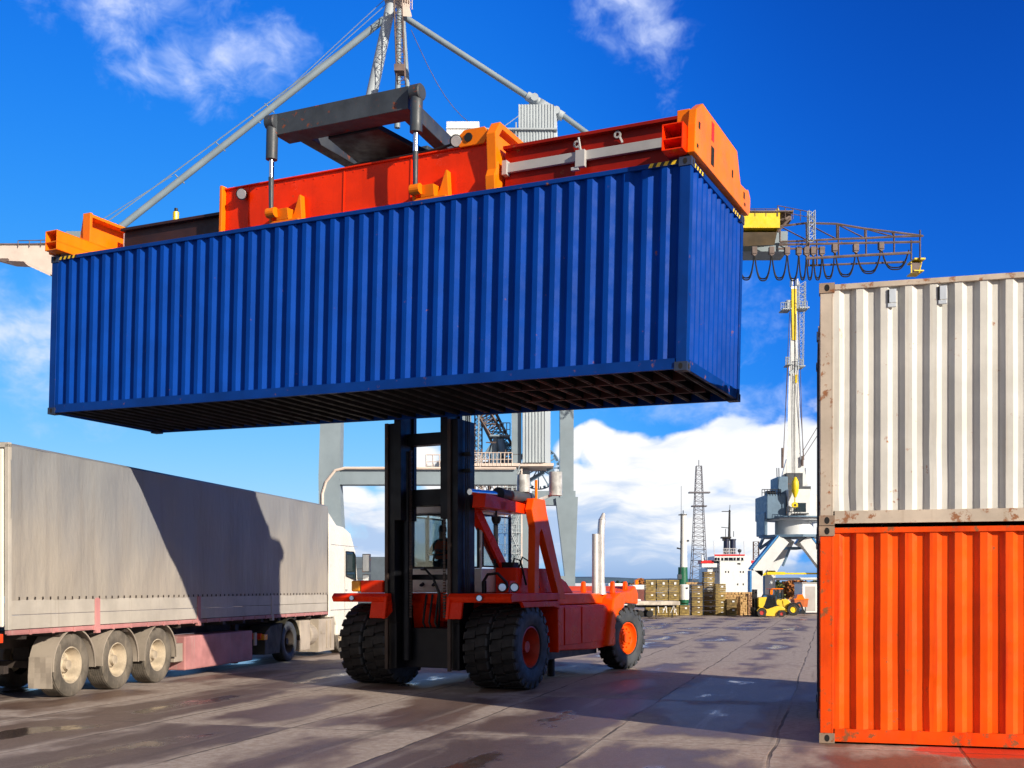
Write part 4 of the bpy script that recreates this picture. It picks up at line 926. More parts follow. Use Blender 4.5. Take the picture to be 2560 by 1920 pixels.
# ------------------------------------------------------------ tractor unit
tc_ = thing('lorry_tractor', 'white lorry cab coupled to the grey semi-trailer, half hidden by the forklift', 'lorry', TO + TR @ Vector((0, 11, 0)), TYAW)
Y0 = -11  # local y = trailer y + Y0
def ty(y): return y + Y0
big_wheel(tc_, (-.22, ty(11.12), .50), .50, .34, 1, 'chassis', lugs=0, rimr=.58, deep=.2, tyre='rubber_wall'); big_wheel(tc_, (-2.28, ty(11.12), .50), .50, .34, -1, 'chassis', lugs=0, rimr=.58, deep=.2)
big_wheel(tc_, (-.22, ty(14.9), .50), .50, .32, 1, 'dustrim', lugs=0, rimr=.58, deep=.1, tyre='dusty'); big_wheel(tc_, (-2.28, ty(14.9), .50), .50, .32, -1, 'dustrim', lugs=0, rimr=.58, deep=.1)
mb = MB(); mb.lathe([(.58, -.50), (.60, -.50), (.60, -.02), (.575, -.02), (.575, -.50)], (0, ty(11.12), .50), 'x', 18, a0=.0, a1=math.pi - .0)
mb.prism([(ty(9.55), .25), (ty(10.45), .25), (ty(10.52), .55), (ty(10.62), .98), (ty(9.9), .92), (ty(9.60), .78)], 'x', -.55, -.03)
mb.build('rear_mudguard', 'guard', tc_, bevel=.03)
mb = MB(); mb.box(-.47, -.10, ty(9.50), ty(9.60), .62, .76); mb.build('tail_light', 'redlamp', tc_, bevel=.015); 
mb = MB(); mb.box(-.20, -.026, ty(9.52), ty(9.72), .60, .74); mb.build('tail_light', 'amber', tc_, bevel=.015)
mb = MB(); mb.box(-1.75, -.75, ty(9.8), ty(16.0), .65, .92); mb.build('chassis_frame', 'chassis', tc_)
mb = MB(); mb.box(-.62, -.07, ty(11.85), ty(12.55), .20, 1.0); mb.tube((-.35, ty(12.62), .6), (-.35, ty(13.3), .6), .30, n=20); mb.build('fuel_tank', 'beige', tc_, bevel=.04)
mb = MB(); mb.box(-.62, -.04, ty(13.05), ty(14.22), .12, 1.0); mb.box(-.03, -.02, ty(13.2), ty(13.5), .6, .68); mb.box(-.04, -.01, ty(13.62), ty(13.68), .2, .95); mb.box(-.04, -.01, ty(13.9), ty(13.96), .2, .95)
mb.build('side_panel', 'beige', tc_, bevel=.03)
# cab
mb = MB()
prof = [(ty(13.78), 1.02), (ty(14.25), 1.02), (ty(14.40), .80), (ty(14.40), .5), (ty(15.45), .5), (ty(15.5), .42), (ty(16.18), .42), (ty(16.22), 1.4), (ty(16.18), 2.0), (ty(15.95), 2.95), (ty(15.55), 3.42), (ty(14.95), 3.58), (ty(13.82), 3.62)]
mb.prism(prof, 'x', -2.45, -.03); cabo = mb.build('cab', 'cabwhite', tc_, bevel=.07)
mb = MB(); mb.prism([(ty(13.80), 3.58), (ty(14.9), 3.52), (ty(14.35), 3.80), (ty(13.86), 4.05)], 'x', -2.25, -.14); mb.build('air_deflector', 'cabwhite', tc_, bevel=.05)
mb = MB(); mb.prism([(ty(13.60), 1.1), (ty(13.76), 1.1), (ty(13.76), 4.0), (ty(13.70), 4.0)], 'x', -.12, -.04); mb.build('side_fairing', 'chassis', tc_)
mb = MB(); mb.prism([(ty(15.12), 2.18), (ty(15.95), 2.06), (ty(15.90), 2.78), (ty(15.74), 2.88), (ty(15.12), 2.88)], 'x', -.06, -.022); wn = mb.build('side_window', 'dglass', tc_)
mb = MB(); pp = [(ty(15.12), 2.18), (ty(15.95), 2.06), (ty(15.90), 2.78), (ty(15.74), 2.88), (ty(15.12), 2.88)]
for a, b in zip(pp, pp[1:] + pp[:1]): mb.beam((-.02, *a), (-.02, *b), .03, .03)
mb.build('window_frame', 'black', wn)
mb = MB(); mb.prism([(ty(16.19), 1.98), (ty(16.205), 1.98), (ty(15.99), 2.90), (ty(15.97), 2.90)], 'x', -2.3, -.15); mb.build('windscreen', 'dglass', tc_)
mb = MB(); mb.box(-.028, -.018, ty(15.02), ty(15.035), 1.0, 2.95); mb.box(-.028, -.018, ty(13.95), ty(16.1), 3.04, 3.052); mb.box(-.03, -.005, ty(15.08), ty(15.2), 1.75, 1.80); mb.box(-.03, -.01, ty(13.9), ty(16.2), 1.22, 1.24); mb.build('door_seam', 'grey', tc_)
for z0, z1 in ((2.30, 2.84), (2.02, 2.24)):
    mb = MB(); mb.cm = 0; mb.box(.12, .34, ty(16.12), ty(16.26), z0, z1); mb.cm = 1; mb.box(.14, .32, ty(16.112), ty(16.12), z0 + .03, z1 - .03); mb.cm = 0; mb.beam((-.03, ty(16.1), z0 + .1), (.2, ty(16.18), z0 + .1), .03, .03)
    mb.build('wing_mirror', ['steel2', 'lens'], tc_, bevel=.015)

# ------------------------------------------------------------ sawn timber bundles: one object each
def bundle(x0, x1, z0, z1, y, depth, label, mat='bundle', tagside=True, group='sawn timber bundles stacked on the quay'):
    """x0..x1, z0..z1 given on the front plane at depth y"""
    c = Vector(((x0 + x1) / 2, y, z0)); hw = (x1 - x0) / 2; h = z1 - z0; mb = MB()
    g_ = .012; nr = max(3, int(h / .11))
    rr = random.Random(int(x0 * 97 + z0 * 31))
    for r in range(nr):
        za = h * r / nr; zb = h * (r + 1) / nr - .012; j = rr.uniform(-.015, .02); k = rr.uniform(-.015, .015)
        mb.box(-hw + g_ + k, hw - g_ + k, j, depth + j, za + .003, zb)
    t = mb.build('timber_bundle', mat, None); t.location = c; tag(t, label, 'timber bundle', group)
    t.rotation_euler = (0, 0, -.03)
    if tagside:
        MB().box(-.02 + hw * .1, hw * .1 + .12, -.035, -.02, h * .62, h * .80).build('paper_tag', 'shipw', t)
        return t
def px(X, d): return (X - 1280) / FPX * d
def pz(Y, d): return CH + (HY - Y) / FPX * d
D_ = 73.
def stack(Xa, Xb, Ys, depth, names, mat='bundle', d=D_):
    for k in range(len(Ys) - 1):
        bundle(px(Xa, d), px(Xb, d), pz(Ys[k], d) if k else 0.01, pz(Ys[k + 1], d) - .02, d, depth, names[k], 'bundle_dark' if mat == 'dark' or (mat == 'mix' and k % 2) else 'bundle')
o3 = ('bottom', 'middle', 'top')
stack(1614, 1640, [1540, 1517, 1501.5, 1481.5, 1448.5], 1.1, ['%s timber bundle of the column nearest the forklift counterweight' % q for q in ('bottom', 'second', 'third', 'top')])
stack(1641.5, 1670, [1540, 1517, 1501.5, 1481.5, 1448.5], 1.1, ['%s timber bundle of the column between the two outer ones beside the flatbed' % q for q in ('bottom', 'second', 'third', 'top')])
stack(1671.5, 1698, [1540, 1517, 1501.5, 1481.5, 1448.5], 1.1, ['%s timber bundle of the column just left of the white and green tank' % q for q in ('bottom', 'second', 'third', 'top')])
stack(1699, 1724, [1540, 1512], 1.1, ['single timber bundle under the white and green tank'])
stack(1730, 1757, [1540, 1527, 1515, 1500, 1493, 1479.5, 1462.5], 1.0, ['%s timber bundle of the column just right of the white and green tank' % q for q in ('bottom', 'second', 'third', 'fourth', 'fifth', 'top')], 'mix')
stack(1760, 1787, [1540, 1527, 1515, 1501, 1487, 1472, 1456, 1443, 1428.5], 1.0, ['%s timber bundle of the tallest column in front of the white ship' % q for q in ('bottom', 'second', 'third', 'fourth', 'fifth', 'sixth', 'seventh', 'topmost')], 'mix', d=D_ + .8)
stack(1789, 1815, [1540, 1527, 1515, 1501, 1484, 1458.5], .9, ['%s timber bundle of the column between the tallest one and the lowest dark one' % q for q in ('bottom', 'second', 'third', 'fourth', 'top')], d=D_ - .4)
stack(1817, 1843, [1540, 1519, 1496.5], .9, ['%s dark timber bundle of the two high column beside the stacked board ends' % q for q in ('lower', 'upper')], 'dark', d=D_ - .6)
mb = MB()
d = D_; c = Vector((px(1712, d), d + .3, 0))
tk = thing('storage_tank', 'white tank with green base standing between the timber columns', 'tank', (c.x, c.y, pz(1511, d)))
MB().lathe([(.001, 0), (.20, .02), (.30, .10), (.32, .30)], (0, 0, 0), 'z', 24).build('base', 'green', tk, smooth=True)
MB().lathe([(.32, .30), (.325, .32), (.325, 1.26), (.29, 1.30), (.001, 1.31)], (0, 0, 0), 'z', 24).build('shell', 'shipw', tk, smooth=True)
MB().box(.06, .20, -.34, -.30, 1.0, 1.12).build('plate', 'steel2', tk)
def pile(name, X0, X1, Ytop, depth, mat, label, cat, d=D_, rows=9, z0=.01):
    x0, x1 = px(X0, d), px(X1, d); h = pz(Ytop, d) - z0; t = MB(); rr = random.Random(int(X0)); nc = int((x1 - x0) / .11)
    for r in range(rows):
        for i in range(nc):
            w_ = (x1 - x0) / nc; j = rr.uniform(-.05, .06); t.box(-(x1 - x0) / 2 + i * w_ + .008, -(x1 - x0) / 2 + (i + 1) * w_ - .004, j, depth, h * r / rows + .004, h * (r + 1) / rows - .010)
    o = t.build(name, mat); o.location = ((x0 + x1) / 2, d, z0); return tag(o, label, cat)
pile('board_pile', 1851, 1868, 1491, 1.0, 'fresh', 'narrow pale board pile right beside the dark timber column', 'board pile', rows=11)
pile('board_pile', 1871, 1891, 1484, 1.0, 'log_ends', 'wide reddish pile of stacked board ends next to the yellow forklift', 'board pile', rows=13)
pile('plank_stack', 1716, 1758, 1455.5, .5, 'fresh', 'thin layer of pale planks lying on top behind the white tank', 'plank stack', d=D_ + 1.2, rows=2, z0=pz(1461, D_ + 1.2))
pile('board_pile', 1795, 1889, 1480, .8, 'fresh', 'low long pile of pale boards behind the timber columns', 'board pile', d=D_ + 2.0, rows=9)

# flatbed trailer in front of the timber
d = 68.; fb = thing('flatbed_trailer', 'low flatbed trailer with a pale scuffed deck in front of the timber bundles', 'trailer', (px(1645, d), d, 0))
hw = px(1700, d) - px(1645, d)
MB().box(-hw * 1.0, hw, 0, 2.4, pz(1513, d), pz(1503, d)).build('deck', 'tank', fb, bevel=.03)
mb = MB(); mb.box(-hw * .9, hw * .9, .5, .7, pz(1519, d), pz(1513, d)); mb.box(-hw * .9, hw * .9, 1.7, 1.9, pz(1519, d), pz(1513, d)); mb.build('frame', 'black', fb)
for x in (-hw * .78, -hw * .35):
    for y in (.25, 2.15): mb = MB(); mb.lathe([(.001, -.10), (.12, -.10), (.20, -.09), (.22, 0), (.20, .09), (.12, .10), (.001, .10)], (x, y, .22), 'y', 20); mb.build('wheel', 'rubber', fb, smooth=True)
for i in range(5):
    x = .05 + i * .24; mb = MB(); mb.beam((x, -.02, pz(1532, d)), (x + (.16 if i % 2 else -.04), -.02, pz(1516, d)), .045, .03); mb.build('stake', 'shipw', fb)
mb = MB(); mb.beam((1.15, -.03, pz(1538, d)), (.95, -.03, pz(1514, d)), .05, .04); mb.build('ramp', 'tank', fb); 
for x in (-.1, .9): MB().beam((x, .3, 0), (x, .3, pz(1516, d)), .06, .06).build('support_leg', 'black', fb)

# ------------------------------------------------------------ yellow terrain forklift and backhoe loader
def wheel_small(par, c, r, w_, rimm, axis='y'):
    mb = MB(); mb.lathe([(r * .5, -w_ / 2), (r * .92, -w_ / 2), (r, -w_ * .3), (r, w_ * .3), (r * .92, w_ / 2), (r * .5, w_ / 2)], (0, 0, 0), 'y', 24)
    for i in range(18):
        t = 2 * math.pi * i / 18; mb.beam((math.cos(t) * r * .96, -w_ / 2, math.sin(t) * r * .96), (math.cos(t + .12) * r * .99, w_ / 2, math.sin(t + .12) * r * .99), .04, .06)
    o = mb.build('wheel', 'rubber', par); o.location = c
    MB().lathe([(.001, -w_ * .34), (r * .2, -w_ * .36), (r * .22, -w_ * .25), (r * .45, -w_ * .25), (r * .52, -w_ * .5), (r * .52, w_ * .3)], (0, 0, 0), 'y', 20).build('rim', rimm, o, smooth=True)
d = 69.; X5 = lambda x: px(1780 + x / 7.373, d) - px(1930, d); Z5 = lambda y: pz(1380 + y / 7.373, d)
yf = thing('forklift_truck', 'small yellow terrain forklift with dark cab beside the board pile', 'forklift', (px(1930, d), d, 0))
mb = MB(); mb.prism([(X5(980), Z5(1060)), (X5(1010), Z5(1180)), (X5(1190), Z5(1190)), (X5(1240), Z5(1080)), (X5(1370), Z5(1075)), (X5(1365), Z5(1040)), (X5(1310), Z5(1000)), (X5(1200), Z5(1000)), (X5(1060), Z5(1050))], 'y', .25, 1.6); mb.build('body', 'jyellow', yf, bevel=.03)
mb = MB(); mb.prism([(X5(870), Z5(840)), (X5(870), Z5(1010)), (X5(930), Z5(1060)), (X5(980), Z5(980)), (X5(1035), Z5(830))], 'y', .2, 1.65); mb.build('front_hood', 'jyellow', yf, bevel=.03)
mb = MB(); mb.prism([(X5(1045), Z5(800)), (X5(960), Z5(1000)), (X5(1000), Z5(1080)), (X5(1060), Z5(1045)), (X5(1200), Z5(998)), (X5(1175), Z5(800))], 'y', .27, 1.58); mb.build('cab_glass', 'dglass', yf)
mb = MB()
for a, b in (((1045, 795), (955, 1000)), ((1175, 795), (1205, 1000)), ((1040, 795), (1180, 795))):
    for y in (.24, 1.6): mb.beam((X5(a[0]), y, Z5(a[1])), (X5(b[0]), y, Z5(b[1])), .07, .06)
mb.box(X5(1040), X5(1180), .2, 1.65, Z5(800), Z5(785)); mb.box(X5(1000), X5(1180), .4, 1.4, Z5(1070), Z5(1000)); mb.build('cab_frame', 'black', yf)
mb = MB(); mb.box(X5(820), X5(868), .5, .62, .05, Z5(690)); mb.box(X5(820), X5(868), 1.2, 1.32, .05, Z5(690)); mb.box(X5(825), X5(860), .5, 1.32, Z5(760), Z5(740)); mb.box(X5(800), X5(868), .4, 1.45, .35, .6); mb.build('mast', 'steel', yf)
for y in (.55, 1.2): MB().box(X5(800) - .5, X5(810), y, y + .1, .05, .10).box(X5(800), X5(812), y, y + .1, .05, .6).build('fork', 'steel', yf)
for y in (.15, 1.7): wheel_small(yf, (X5(925), y, .27), .27, .20, 'wred'); wheel_small(yf, (X5(1290), y, .20), .20, .18, 'wred')
for y in (.16,): MB().lathe([(.30, -.12), (.32, -.12), (.32, .12), (.30, .12)], (X5(925), y, .28), 'y', 14, a0=0, a1=math.pi * .9).build('mudguard', 'jyellow', yf)
d = 72.5; X6 = lambda x: px(1780 + x / 7.373, d) - px(1980, d); Z6 = lambda y: pz(1380 + y / 7.373, d)
bh = thing('wheel_loader', 'yellow backhoe loader with orange roof and tall rear wheel behind the small forklift', 'loader', (px(1980, d), d, 0))
mb = MB(); mb.prism([(X6(1200), Z6(960)), (X6(1230), Z6(870)), (X6(1420), Z6(870)), (X6(1450), Z6(900)), (X6(1450), Z6(1010)), (X6(1300), Z6(1010))], 'y', .5, 1.8); mb.build('body', 'jyellow', bh, bevel=.04)
mb = MB(); mb.prism([(X6(1330), Z6(890)), (X6(1440), Z6(880)), (X6(1500), Z6(950)), (X6(1420), Z6(1060)), (X6(1350), Z6(1050))], 'y', .45, 1.85); mb.build('engine_cover', 'jyellow', bh, bevel=.04)
mb = MB(); mb.prism([(X6(1180), Z6(690)), (X6(1185), Z6(865)), (X6(1330), Z6(865)), (X6(1330), Z6(690))], 'y', .42, 1.88); mb.build('cab_glass', 'glass', bh)
mb = MB()
for x in (1185, 1255, 1330):
    for y in (.40, 1.88): mb.beam((X6(x), y, Z6(870)), (X6(x), y, Z6(685)), .07, .07)
mb.build('cab_frame', 'black', bh)
MB().box(X6(1120), X6(1340), .35, 1.95, Z6(690), Z6(668)).build('roof', 'orange_m', bh, bevel=.05)
mb = MB(); mb.beam((X6(1130), .5, Z6(680)), (X6(1125), .5, Z6(800)), .16, .14); mb.build('stabiliser', 'orange_m', bh)
for y in (.25, 2.05): wheel_small(bh, (X6(1510), y, .39), .39, .30, 'yellow')
for y in (.35, 1.95): wheel_small(bh, (X6(1180), y, .24), .24, .2, 'yellow')
mb = MB(); mb.lathe([(.43, -.2), (.45, -.2), (.45, .2), (.43, .2)], (X6(1510), .3, .40), 'y', 12, a0=.2, a1=math.pi * .75); mb.build('mudguard', 'steel2', bh)
mb = MB(); mb.beam((X6(1560), 1.1, .6), (X6(1700), 1.1, .85), .12, .12); mb.beam((X6(1700), 1.1, .85), (X6(1770), 1.1, .3), .09, .09); mb.prism([(X6(1680), .10), (X6(1760), .08), (X6(1780), .3), (X6(1720), .38)], 'y', .8, 1.3); mb.build('digging_arm', 'steel', bh)

d = 76.
ob = thing('waste_skip', 'rusty orange skip behind the backhoe loader', 'skip', (px(2003, d), d, 0))
mb = MB(); w_ = .42; mb.hexa([(-w_, 0, .5), (w_, 0, .5), (w_, 1, .5), (-w_, 1, .5), (-w_ - .05, -.05, 1.0), (w_ + .05, -.05, 1.0), (w_ + .05, 1.05, 1.0), (-w_ - .05, 1.05, 1.0)]); mb.build('hopper', 'rustorange', ob)
MB().box(-w_ - .08, w_ + .08, -.08, 1.08, 1.0, 1.06).build('rim', 'orange_m', ob)
for x in (-.35, .35): MB().beam((x, .3, 0), (x, .3, .5), .07, .07).build('leg', 'steel2', ob)
MB().prism([(-.30, 1.06), (.26, 1.06), (.12, 1.34), (-.2, 1.34)], 'y', .1, .9).build('load', 'orange_m', ob)
pl = thing('site_cabin', 'small white cabin at the edge of the navy containers', 'cabin', (px(2034, d), d + 1, 0))
MB().box(-.5, 1.6, 0, 2.2, .1, 2.1).build('wall', 'shipw', pl, bevel=.02); MB().box(-.55, 1.65, -.05, 2.25, 2.1, 2.18).build('roof', 'grey', pl); MB().box(-.3, .4, -.012, .0, .2, 1.9).build('door', 'grey', pl)

# ------------------------------------------------------------ ship-to-shore gantry crane
def W(X, Y, d): return at(X, Y, d)
GL = Vector((px(1290, 90), 90, 0)); gc = thing('gantry_crane', 'giant grey ship-to-shore gantry crane standing behind the forklift', 'crane', GL)
def G(): return MB(off=GL)
def rail_(mb, a, b, h=1.0, n=6, r=.035):
    a = Vector(a); b = Vector(b); up = Vector((0, 0, h))
    mb.tube(a + up, b + up, r, n=4); mb.tube(a + up * .5, b + up * .5, r * .8, n=4)
    for i in range(n + 1): p = a.lerp(b, i / n); mb.tube(p, p + up, r, n=4)
# legs
d = 80
mb = G(); p = W(831, 1463, d); q = W(834, 560, d)
p.z = 0; mb.beam(W(826, 1190, d), (p.x + .2, d, 0), 1.45, 1.5, 1.9, 1.6, up=(0, 1, 0)); mb.build('leg', 'crane', gc)
mb = G(); mb.beam(W(827, 1200, d), W(842, 560, d), 1.52, 1.5, 1.25, 1.4, up=(0, 1, 0)); mb.build('leg', 'crane', gc)
mb = G(); mb.beam(W(822, 1192, d), W(1292, 1192, d), 1.15, 1.20, up=(0, 0, 1)); mb.build('portal_beam', 'crane', gc)
mb = G(); mb.path([W(806, 1330, d - .8), W(806, 1235, d - .8), W(815, 1205, d - .8), W(838, 1176, d - .8), W(862, 1170, d - .8), W(1290, 1171, d - .8)], .10, n=6); rail_(mb, W(1065, 1172, d), W(1200, 1172, d), n=8); mb.build('cable_duct', 'cranerust', gc)
mb = G(); mb.box(px(1064, d), px(1110, d), d + .5, d + 2, pz(1171, d), pz(1157, d)); mb.box(px(1090, d), px(1104, d), d + .5, d + 1.5, pz(1157, d), pz(1150, d)); mb.build('control_cabin', 'shipw', gc)
d = 99
mb = G(); a = W(1421, 1227, d); mb.beam(W(1416, 1245, d), W(1424, 1440, d), 1.95, 1.6, .9, 1.2, up=(0, 1, 0)); e_ = W(1420, 1440, d); mb.box(e_.x - .95, e_.x + .6, d - .8, d + .8, 0, e_.z); mb.build('leg', 'crane', gc)
mb = G(); mb.beam(W(1416, 1245, d), W(1417, 560, d), 1.2, 1.3, 1.2, 1.3, up=(0, 1, 0)); mb.build('leg', 'crane', gc)
mb = G(); mb.beam(W(1438, 1246, d), W(1330, 1246, d), 1.1, 1.25); mb.build('portal_beam', 'crane', gc)
mb = G(); mb.beam(W(1158, 1480, d), W(1158, 560, d), 1.4, 1.4); mb.build('leg', 'crane', gc)
mb = G(); b_ = W(1150, 1467, 80); mb.box(b_.x - .7, b_.x + .7, 79.3, 80.7, 0, pz(560, 80)); mb.build('leg', 'crane', gc)
# main girder behind the container with machinery on top
d = 88
mb = G(); mb.box(px(180, d), px(1960, d), d - 1.2, d + 1.2, pz(640, d), pz(590, d)); mb.build('girder', 'crane', gc)
for nm, X0, X1, Y0_, Y1_, mt in (('machinery_house', 1120, 1200, 372, 330, 'shipw'),):
    mb = G(); mb.box(px(X0, d), px(X1, d), d - 2, d + 2, pz(470, d), pz(Y1_, d)); mb.box(px(X0 - 1, d), px(X1 + 1, d), d - 2.1, d + 2.1, pz(348, d), pz(346, d)); mb.build(nm, mt, gc)
mb = G(); h0, h1 = pz(520, d), pz(288, d); x0, x1 = px(1296, d), px(1382, d)
mb.corr((x0, d - 2, 0), (1, 0, 0), (0, -1, 0), x1 - x0, h0, h1, pitch=.22, depth=.06, nz=1); mb.box(x0, x1, d - 1.9, d + 1.5, h0, h1); mb.hexa([(x1, d - 1.9, h0), (x1 + .5, d - 1.6, h0), (x1 + .5, d + 1.5, h0), (x1, d + 1.5, h0), (x1 + .01, d - 1.9, h1), (x1 + .25, d - 1.6, h1 - .9), (x1 + .25, d + 1.5, h1 - .9), (x1 + .01, d + 1.5, h1)])
mb.build('hoist_house', 'crane_l', gc)
mb = G(); mb.box(px(1180, d), px(1390, d), d - 2.2, d - 1, pz(352, d), pz(348, d)); rail_(mb, W(1180, 350, d - 2.2), W(1296, 350, d - 2.2), n=16, h=.45); mb.tube(W(1290, 340, d - 2), W(1290, 306, d - 2), .06, n=5); mb.tube(W(1220, 345, d - 2), W(1296, 290, d - 2), .03, n=4); mb.build('walkway', 'crane_l', gc)
# A-frame tubes and stays
ap = W(988, -30, d)
mb = G(); mb.tube(W(982, -10, d), W(918, 290, d), .40, .46, n=20); mb.build('mast_tube', 'crane_l', gc, smooth=True)
mb = G(); mb.tube(W(1006, 20, d + 3), W(1024, 300, d + 3), .18, .20, n=12); mb.tube(W(998, 20, d + 3), W(993, 320, d + 3), .22, .24, n=12); mb.build('mast_tube', 'crane', gc, smooth=True)
mb = G(); p, q = W(960, 48, d), W(280, 585, d); mb.tube(p, q, .26, n=12); off = Vector((0, -.5, .35)); mb.tube(p + Vector((.2, 0, 1.2)), W(690, 255, d), .03, n=4); mb.tube(p + Vector((.1, 0, 1.6)), W(560, 370, d), .03, n=4); mb.tube(p + off * .2, q + Vector((-.6, 0, .8)), .045, n=4); mb.tube(q + Vector((-1.0, 0, 1.0)), W(430, 440, d), .03, n=4)
for t in (.42, .47, .60, .75): c = p.lerp(q, t); mb.tube(c - Vector((.4, 0, -.45)), c + Vector((.35, 0, -.25)), .05, n=5)
mb.build('forestay', 'crane', gc, smooth=True)
mb = G(); mb.tube(W(1010, 42, d), W(1325, 246, d), .24, n=12); mb.tube(W(1012, 38, d), W(1325, 240, d), .04, n=4); mb.tube(W(1402, 285, d), W(1470, 335, d), .22, n=12); mb.build('backstay', 'crane', gc, smooth=True)
mb = G(); mb.tube(W(1318, 240, d), W(1408, 292, d), .36, n=14); mb.tube(W(1338, 292, d), W(1362, 258, d), .42, .50, n=16); mb.tube(W(1345, 300, d), W(1325, 258, d), .12, n=8)
for X, Y in ((1336, 253), (1390, 285)): c = W(X, Y, d); mb.tube(c - Vector((0, .8, 0)), c + Vector((0, .8, 0)), .3, n=12)
mb.build('stay_joint', 'crane_l', gc, smooth=True)
mb = G(); c = [W(1028, 75, d).lerp(W(1198, 325, d), t / 8) + Vector((0, 0, -1.3 * math.sin(t / 8 * math.pi))) for t in range(9)]; mb.path(c, .025, n=4); mb.build('rope', 'lattice', gc)
mb = G(); mb.box(px(1008, d), px(1028, d), d - 2, d - .6, pz(26, d), pz(24, d)); mb.hexa([W(1004, 40, d - 2), W(1030, 42, d - 2), W(1030, 42, d - .6), W(1004, 40, d - .6), W(1002, 6, d - 2), W(1022, 10, d - 2), W(1022, 10, d - .6), W(1002, 6, d - .6)]); mb.box(px(962, d), px(1004, d), d - .8, d + .8, pz(6, d), pz(-30, d)); rail_(mb, W(1006, 8, d - 2), W(1030, 24, d - 2), n=4); mb.build('top_platform', 'cranerust', gc)
mb = G(); mb.truss(W(995, -10, d - 2), W(1003, 206, d - 2), .62, .7, 12, .035, up=(0, 1, 0)); mb.box(px(994, d), px(1018, d), d - 2.6, d - 1.6, pz(214, d), pz(198, d)); mb.build('ladder_cage', 'lattice', gc)
# left boom tip
mb = G(); mb.prism([(px(-70, d), pz(623, d)), (px(140, d), pz(614, d)), (px(140, d), pz(694, d)), (px(70, d), pz(661, d)), (px(30, d), pz(659, d)), (px(-70, d), pz(632, d))], 'y', d - .8, d + .8); mb.build('boom_tip', 'cranerust', gc)
mb = G(); mb.box(px(-70, d), px(140, d), d - .9, d + .9, pz(620, d), pz(617, d)); rail_(mb, W(45, 618, d - .9), W(130, 616, d - .9), n=3, h=.5); mb.path([W(-20, 640, d - 1), W(0, 652, d - 1), W(25, 658, d - 1)], .06, n=5); mb.box(px(15, d), px(34, d), d - 1.0, d - .8, pz(662, d), pz(655, d)); mb.build('handrail', 'lattice', gc)
mb = G(); mb.hexa([W(70, 664, d - .79), W(126, 690, d - .79), W(126, 690, d + .79), W(70, 664, d + .79), W(60, 655, d - .79), W(126, 660, d - .79), W(126, 660, d + .79), W(60, 655, d + .79)]); mb.build('boom_gusset', 'cranerust', gc)

# ------------------------------------------------------------ yellow-ended trolley crane at the right
d = 84
TB = Vector((px(1900, d), d, pz(640, d)))
yc = thing('crane_boom', 'yellow crane boom end with dark lattice walkway and looped cables beside the blue container', 'crane', TB)
def T(): return MB(off=TB)
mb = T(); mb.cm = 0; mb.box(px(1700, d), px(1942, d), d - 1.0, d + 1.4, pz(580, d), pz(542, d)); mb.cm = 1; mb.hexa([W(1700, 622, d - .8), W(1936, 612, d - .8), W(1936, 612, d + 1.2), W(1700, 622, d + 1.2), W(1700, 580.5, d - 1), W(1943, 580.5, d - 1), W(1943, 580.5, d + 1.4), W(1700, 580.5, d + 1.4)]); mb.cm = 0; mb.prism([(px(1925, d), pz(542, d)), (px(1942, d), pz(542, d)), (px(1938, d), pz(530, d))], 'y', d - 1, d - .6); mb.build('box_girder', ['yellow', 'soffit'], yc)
mb = T(); rail_(mb, W(1860, 541, d - 1), W(1942, 541, d - 1), n=3, h=.55); rail_(mb, W(1944, 541, d - 1), W(2020, 556, d - 1), n=4, h=.8); mb.box(px(1860, d), px(1975, d), d - 1.1, d + 1, pz(541, d), pz(538, d)); mb.box(px(1943, d), px(1975, d), d - .5, d + .9, pz(556, d), pz(541, d)); mb.build('handrail', 'lattice', yc)
mb = T(); rr = .065
top = [(1950, 566), (2015, 558), (2092, 560), (2162, 572), (2230, 580), (2308, 590)]; mid = [(1950, 605), (2020, 602), (2092, 598), (2162, 596), (2235, 592), (2308, 590)]
for dy in (-.9, .9):
    for L_ in (top, mid):
        for a, b in zip(L_, L_[1:]): mb.tube(W(*a, d + dy), W(*b, d + dy), rr * 1.3, n=5)
    for a, b in zip(top, mid): mb.tube(W(*a, d + dy), W(*b, d + dy), rr, n=4)
    for i in range(5): mb.tube(W(*top[i], d + dy), W(*mid[i + 1], d + dy), rr * .8, n=4)
    mb.tube(W(2015, 646, d + dy), W(2278, 632, d + dy), rr * 1.6, n=6); mb.tube(W(2015, 664, d + dy + .2), W(2265, 655, d + dy + .2), rr * 1.2, n=6)
    for X, Ya, Yb in ((2022, 600, 665), (2042, 600, 662), (2096, 560, 645), (2165, 572, 640), (2200, 608, 640), (2235, 578, 634), (2300, 575, 650), (2278, 600, 650)): mb.tube(W(X, Ya, d + dy), W(X, Yb, d + dy), rr, n=4)
    mb.tube(W(1948, 612, d + dy), W(2300, 605, d + dy), rr * 1.4, n=5); mb.tube(W(1945, 622, d + dy), W(2060, 622, d + dy), rr * 1.2, n=5)
    mb.tube(W(2016, 556, d + dy), W(2018, 646, d + dy), rr * 1.3, n=5)
for i in range(10): X = 1960 + i * 36; mb.tube(W(X, 605, d - .9), W(X, 605, d + .9), rr, n=4)
mb.tube(W(1944, 580, d - .9), W(1975, 545, d - .9), .09, n=5)
mb.build('lattice_frame', 'lattice', yc)
mb = T(); mb.truss(W(2028, 528, d - 1.5), W(2028, 602, d - 1.5), .45, .45, 5, .03, up=(0, 1, 0)); rail_(mb, W(2018, 556, d - 1.2), W(2028, 556, d - 1.2), n=1, h=.8); mb.build('ladder', 'crane_l', yc)
mb = T()
hang = [(1845, 700), (1886, 632), (1929, 632), (1968, 632), (1997, 632), (2016, 632), (2033, 632), (2055, 632), (2087, 625), (2140, 625), (2203, 620), (2272, 625)]
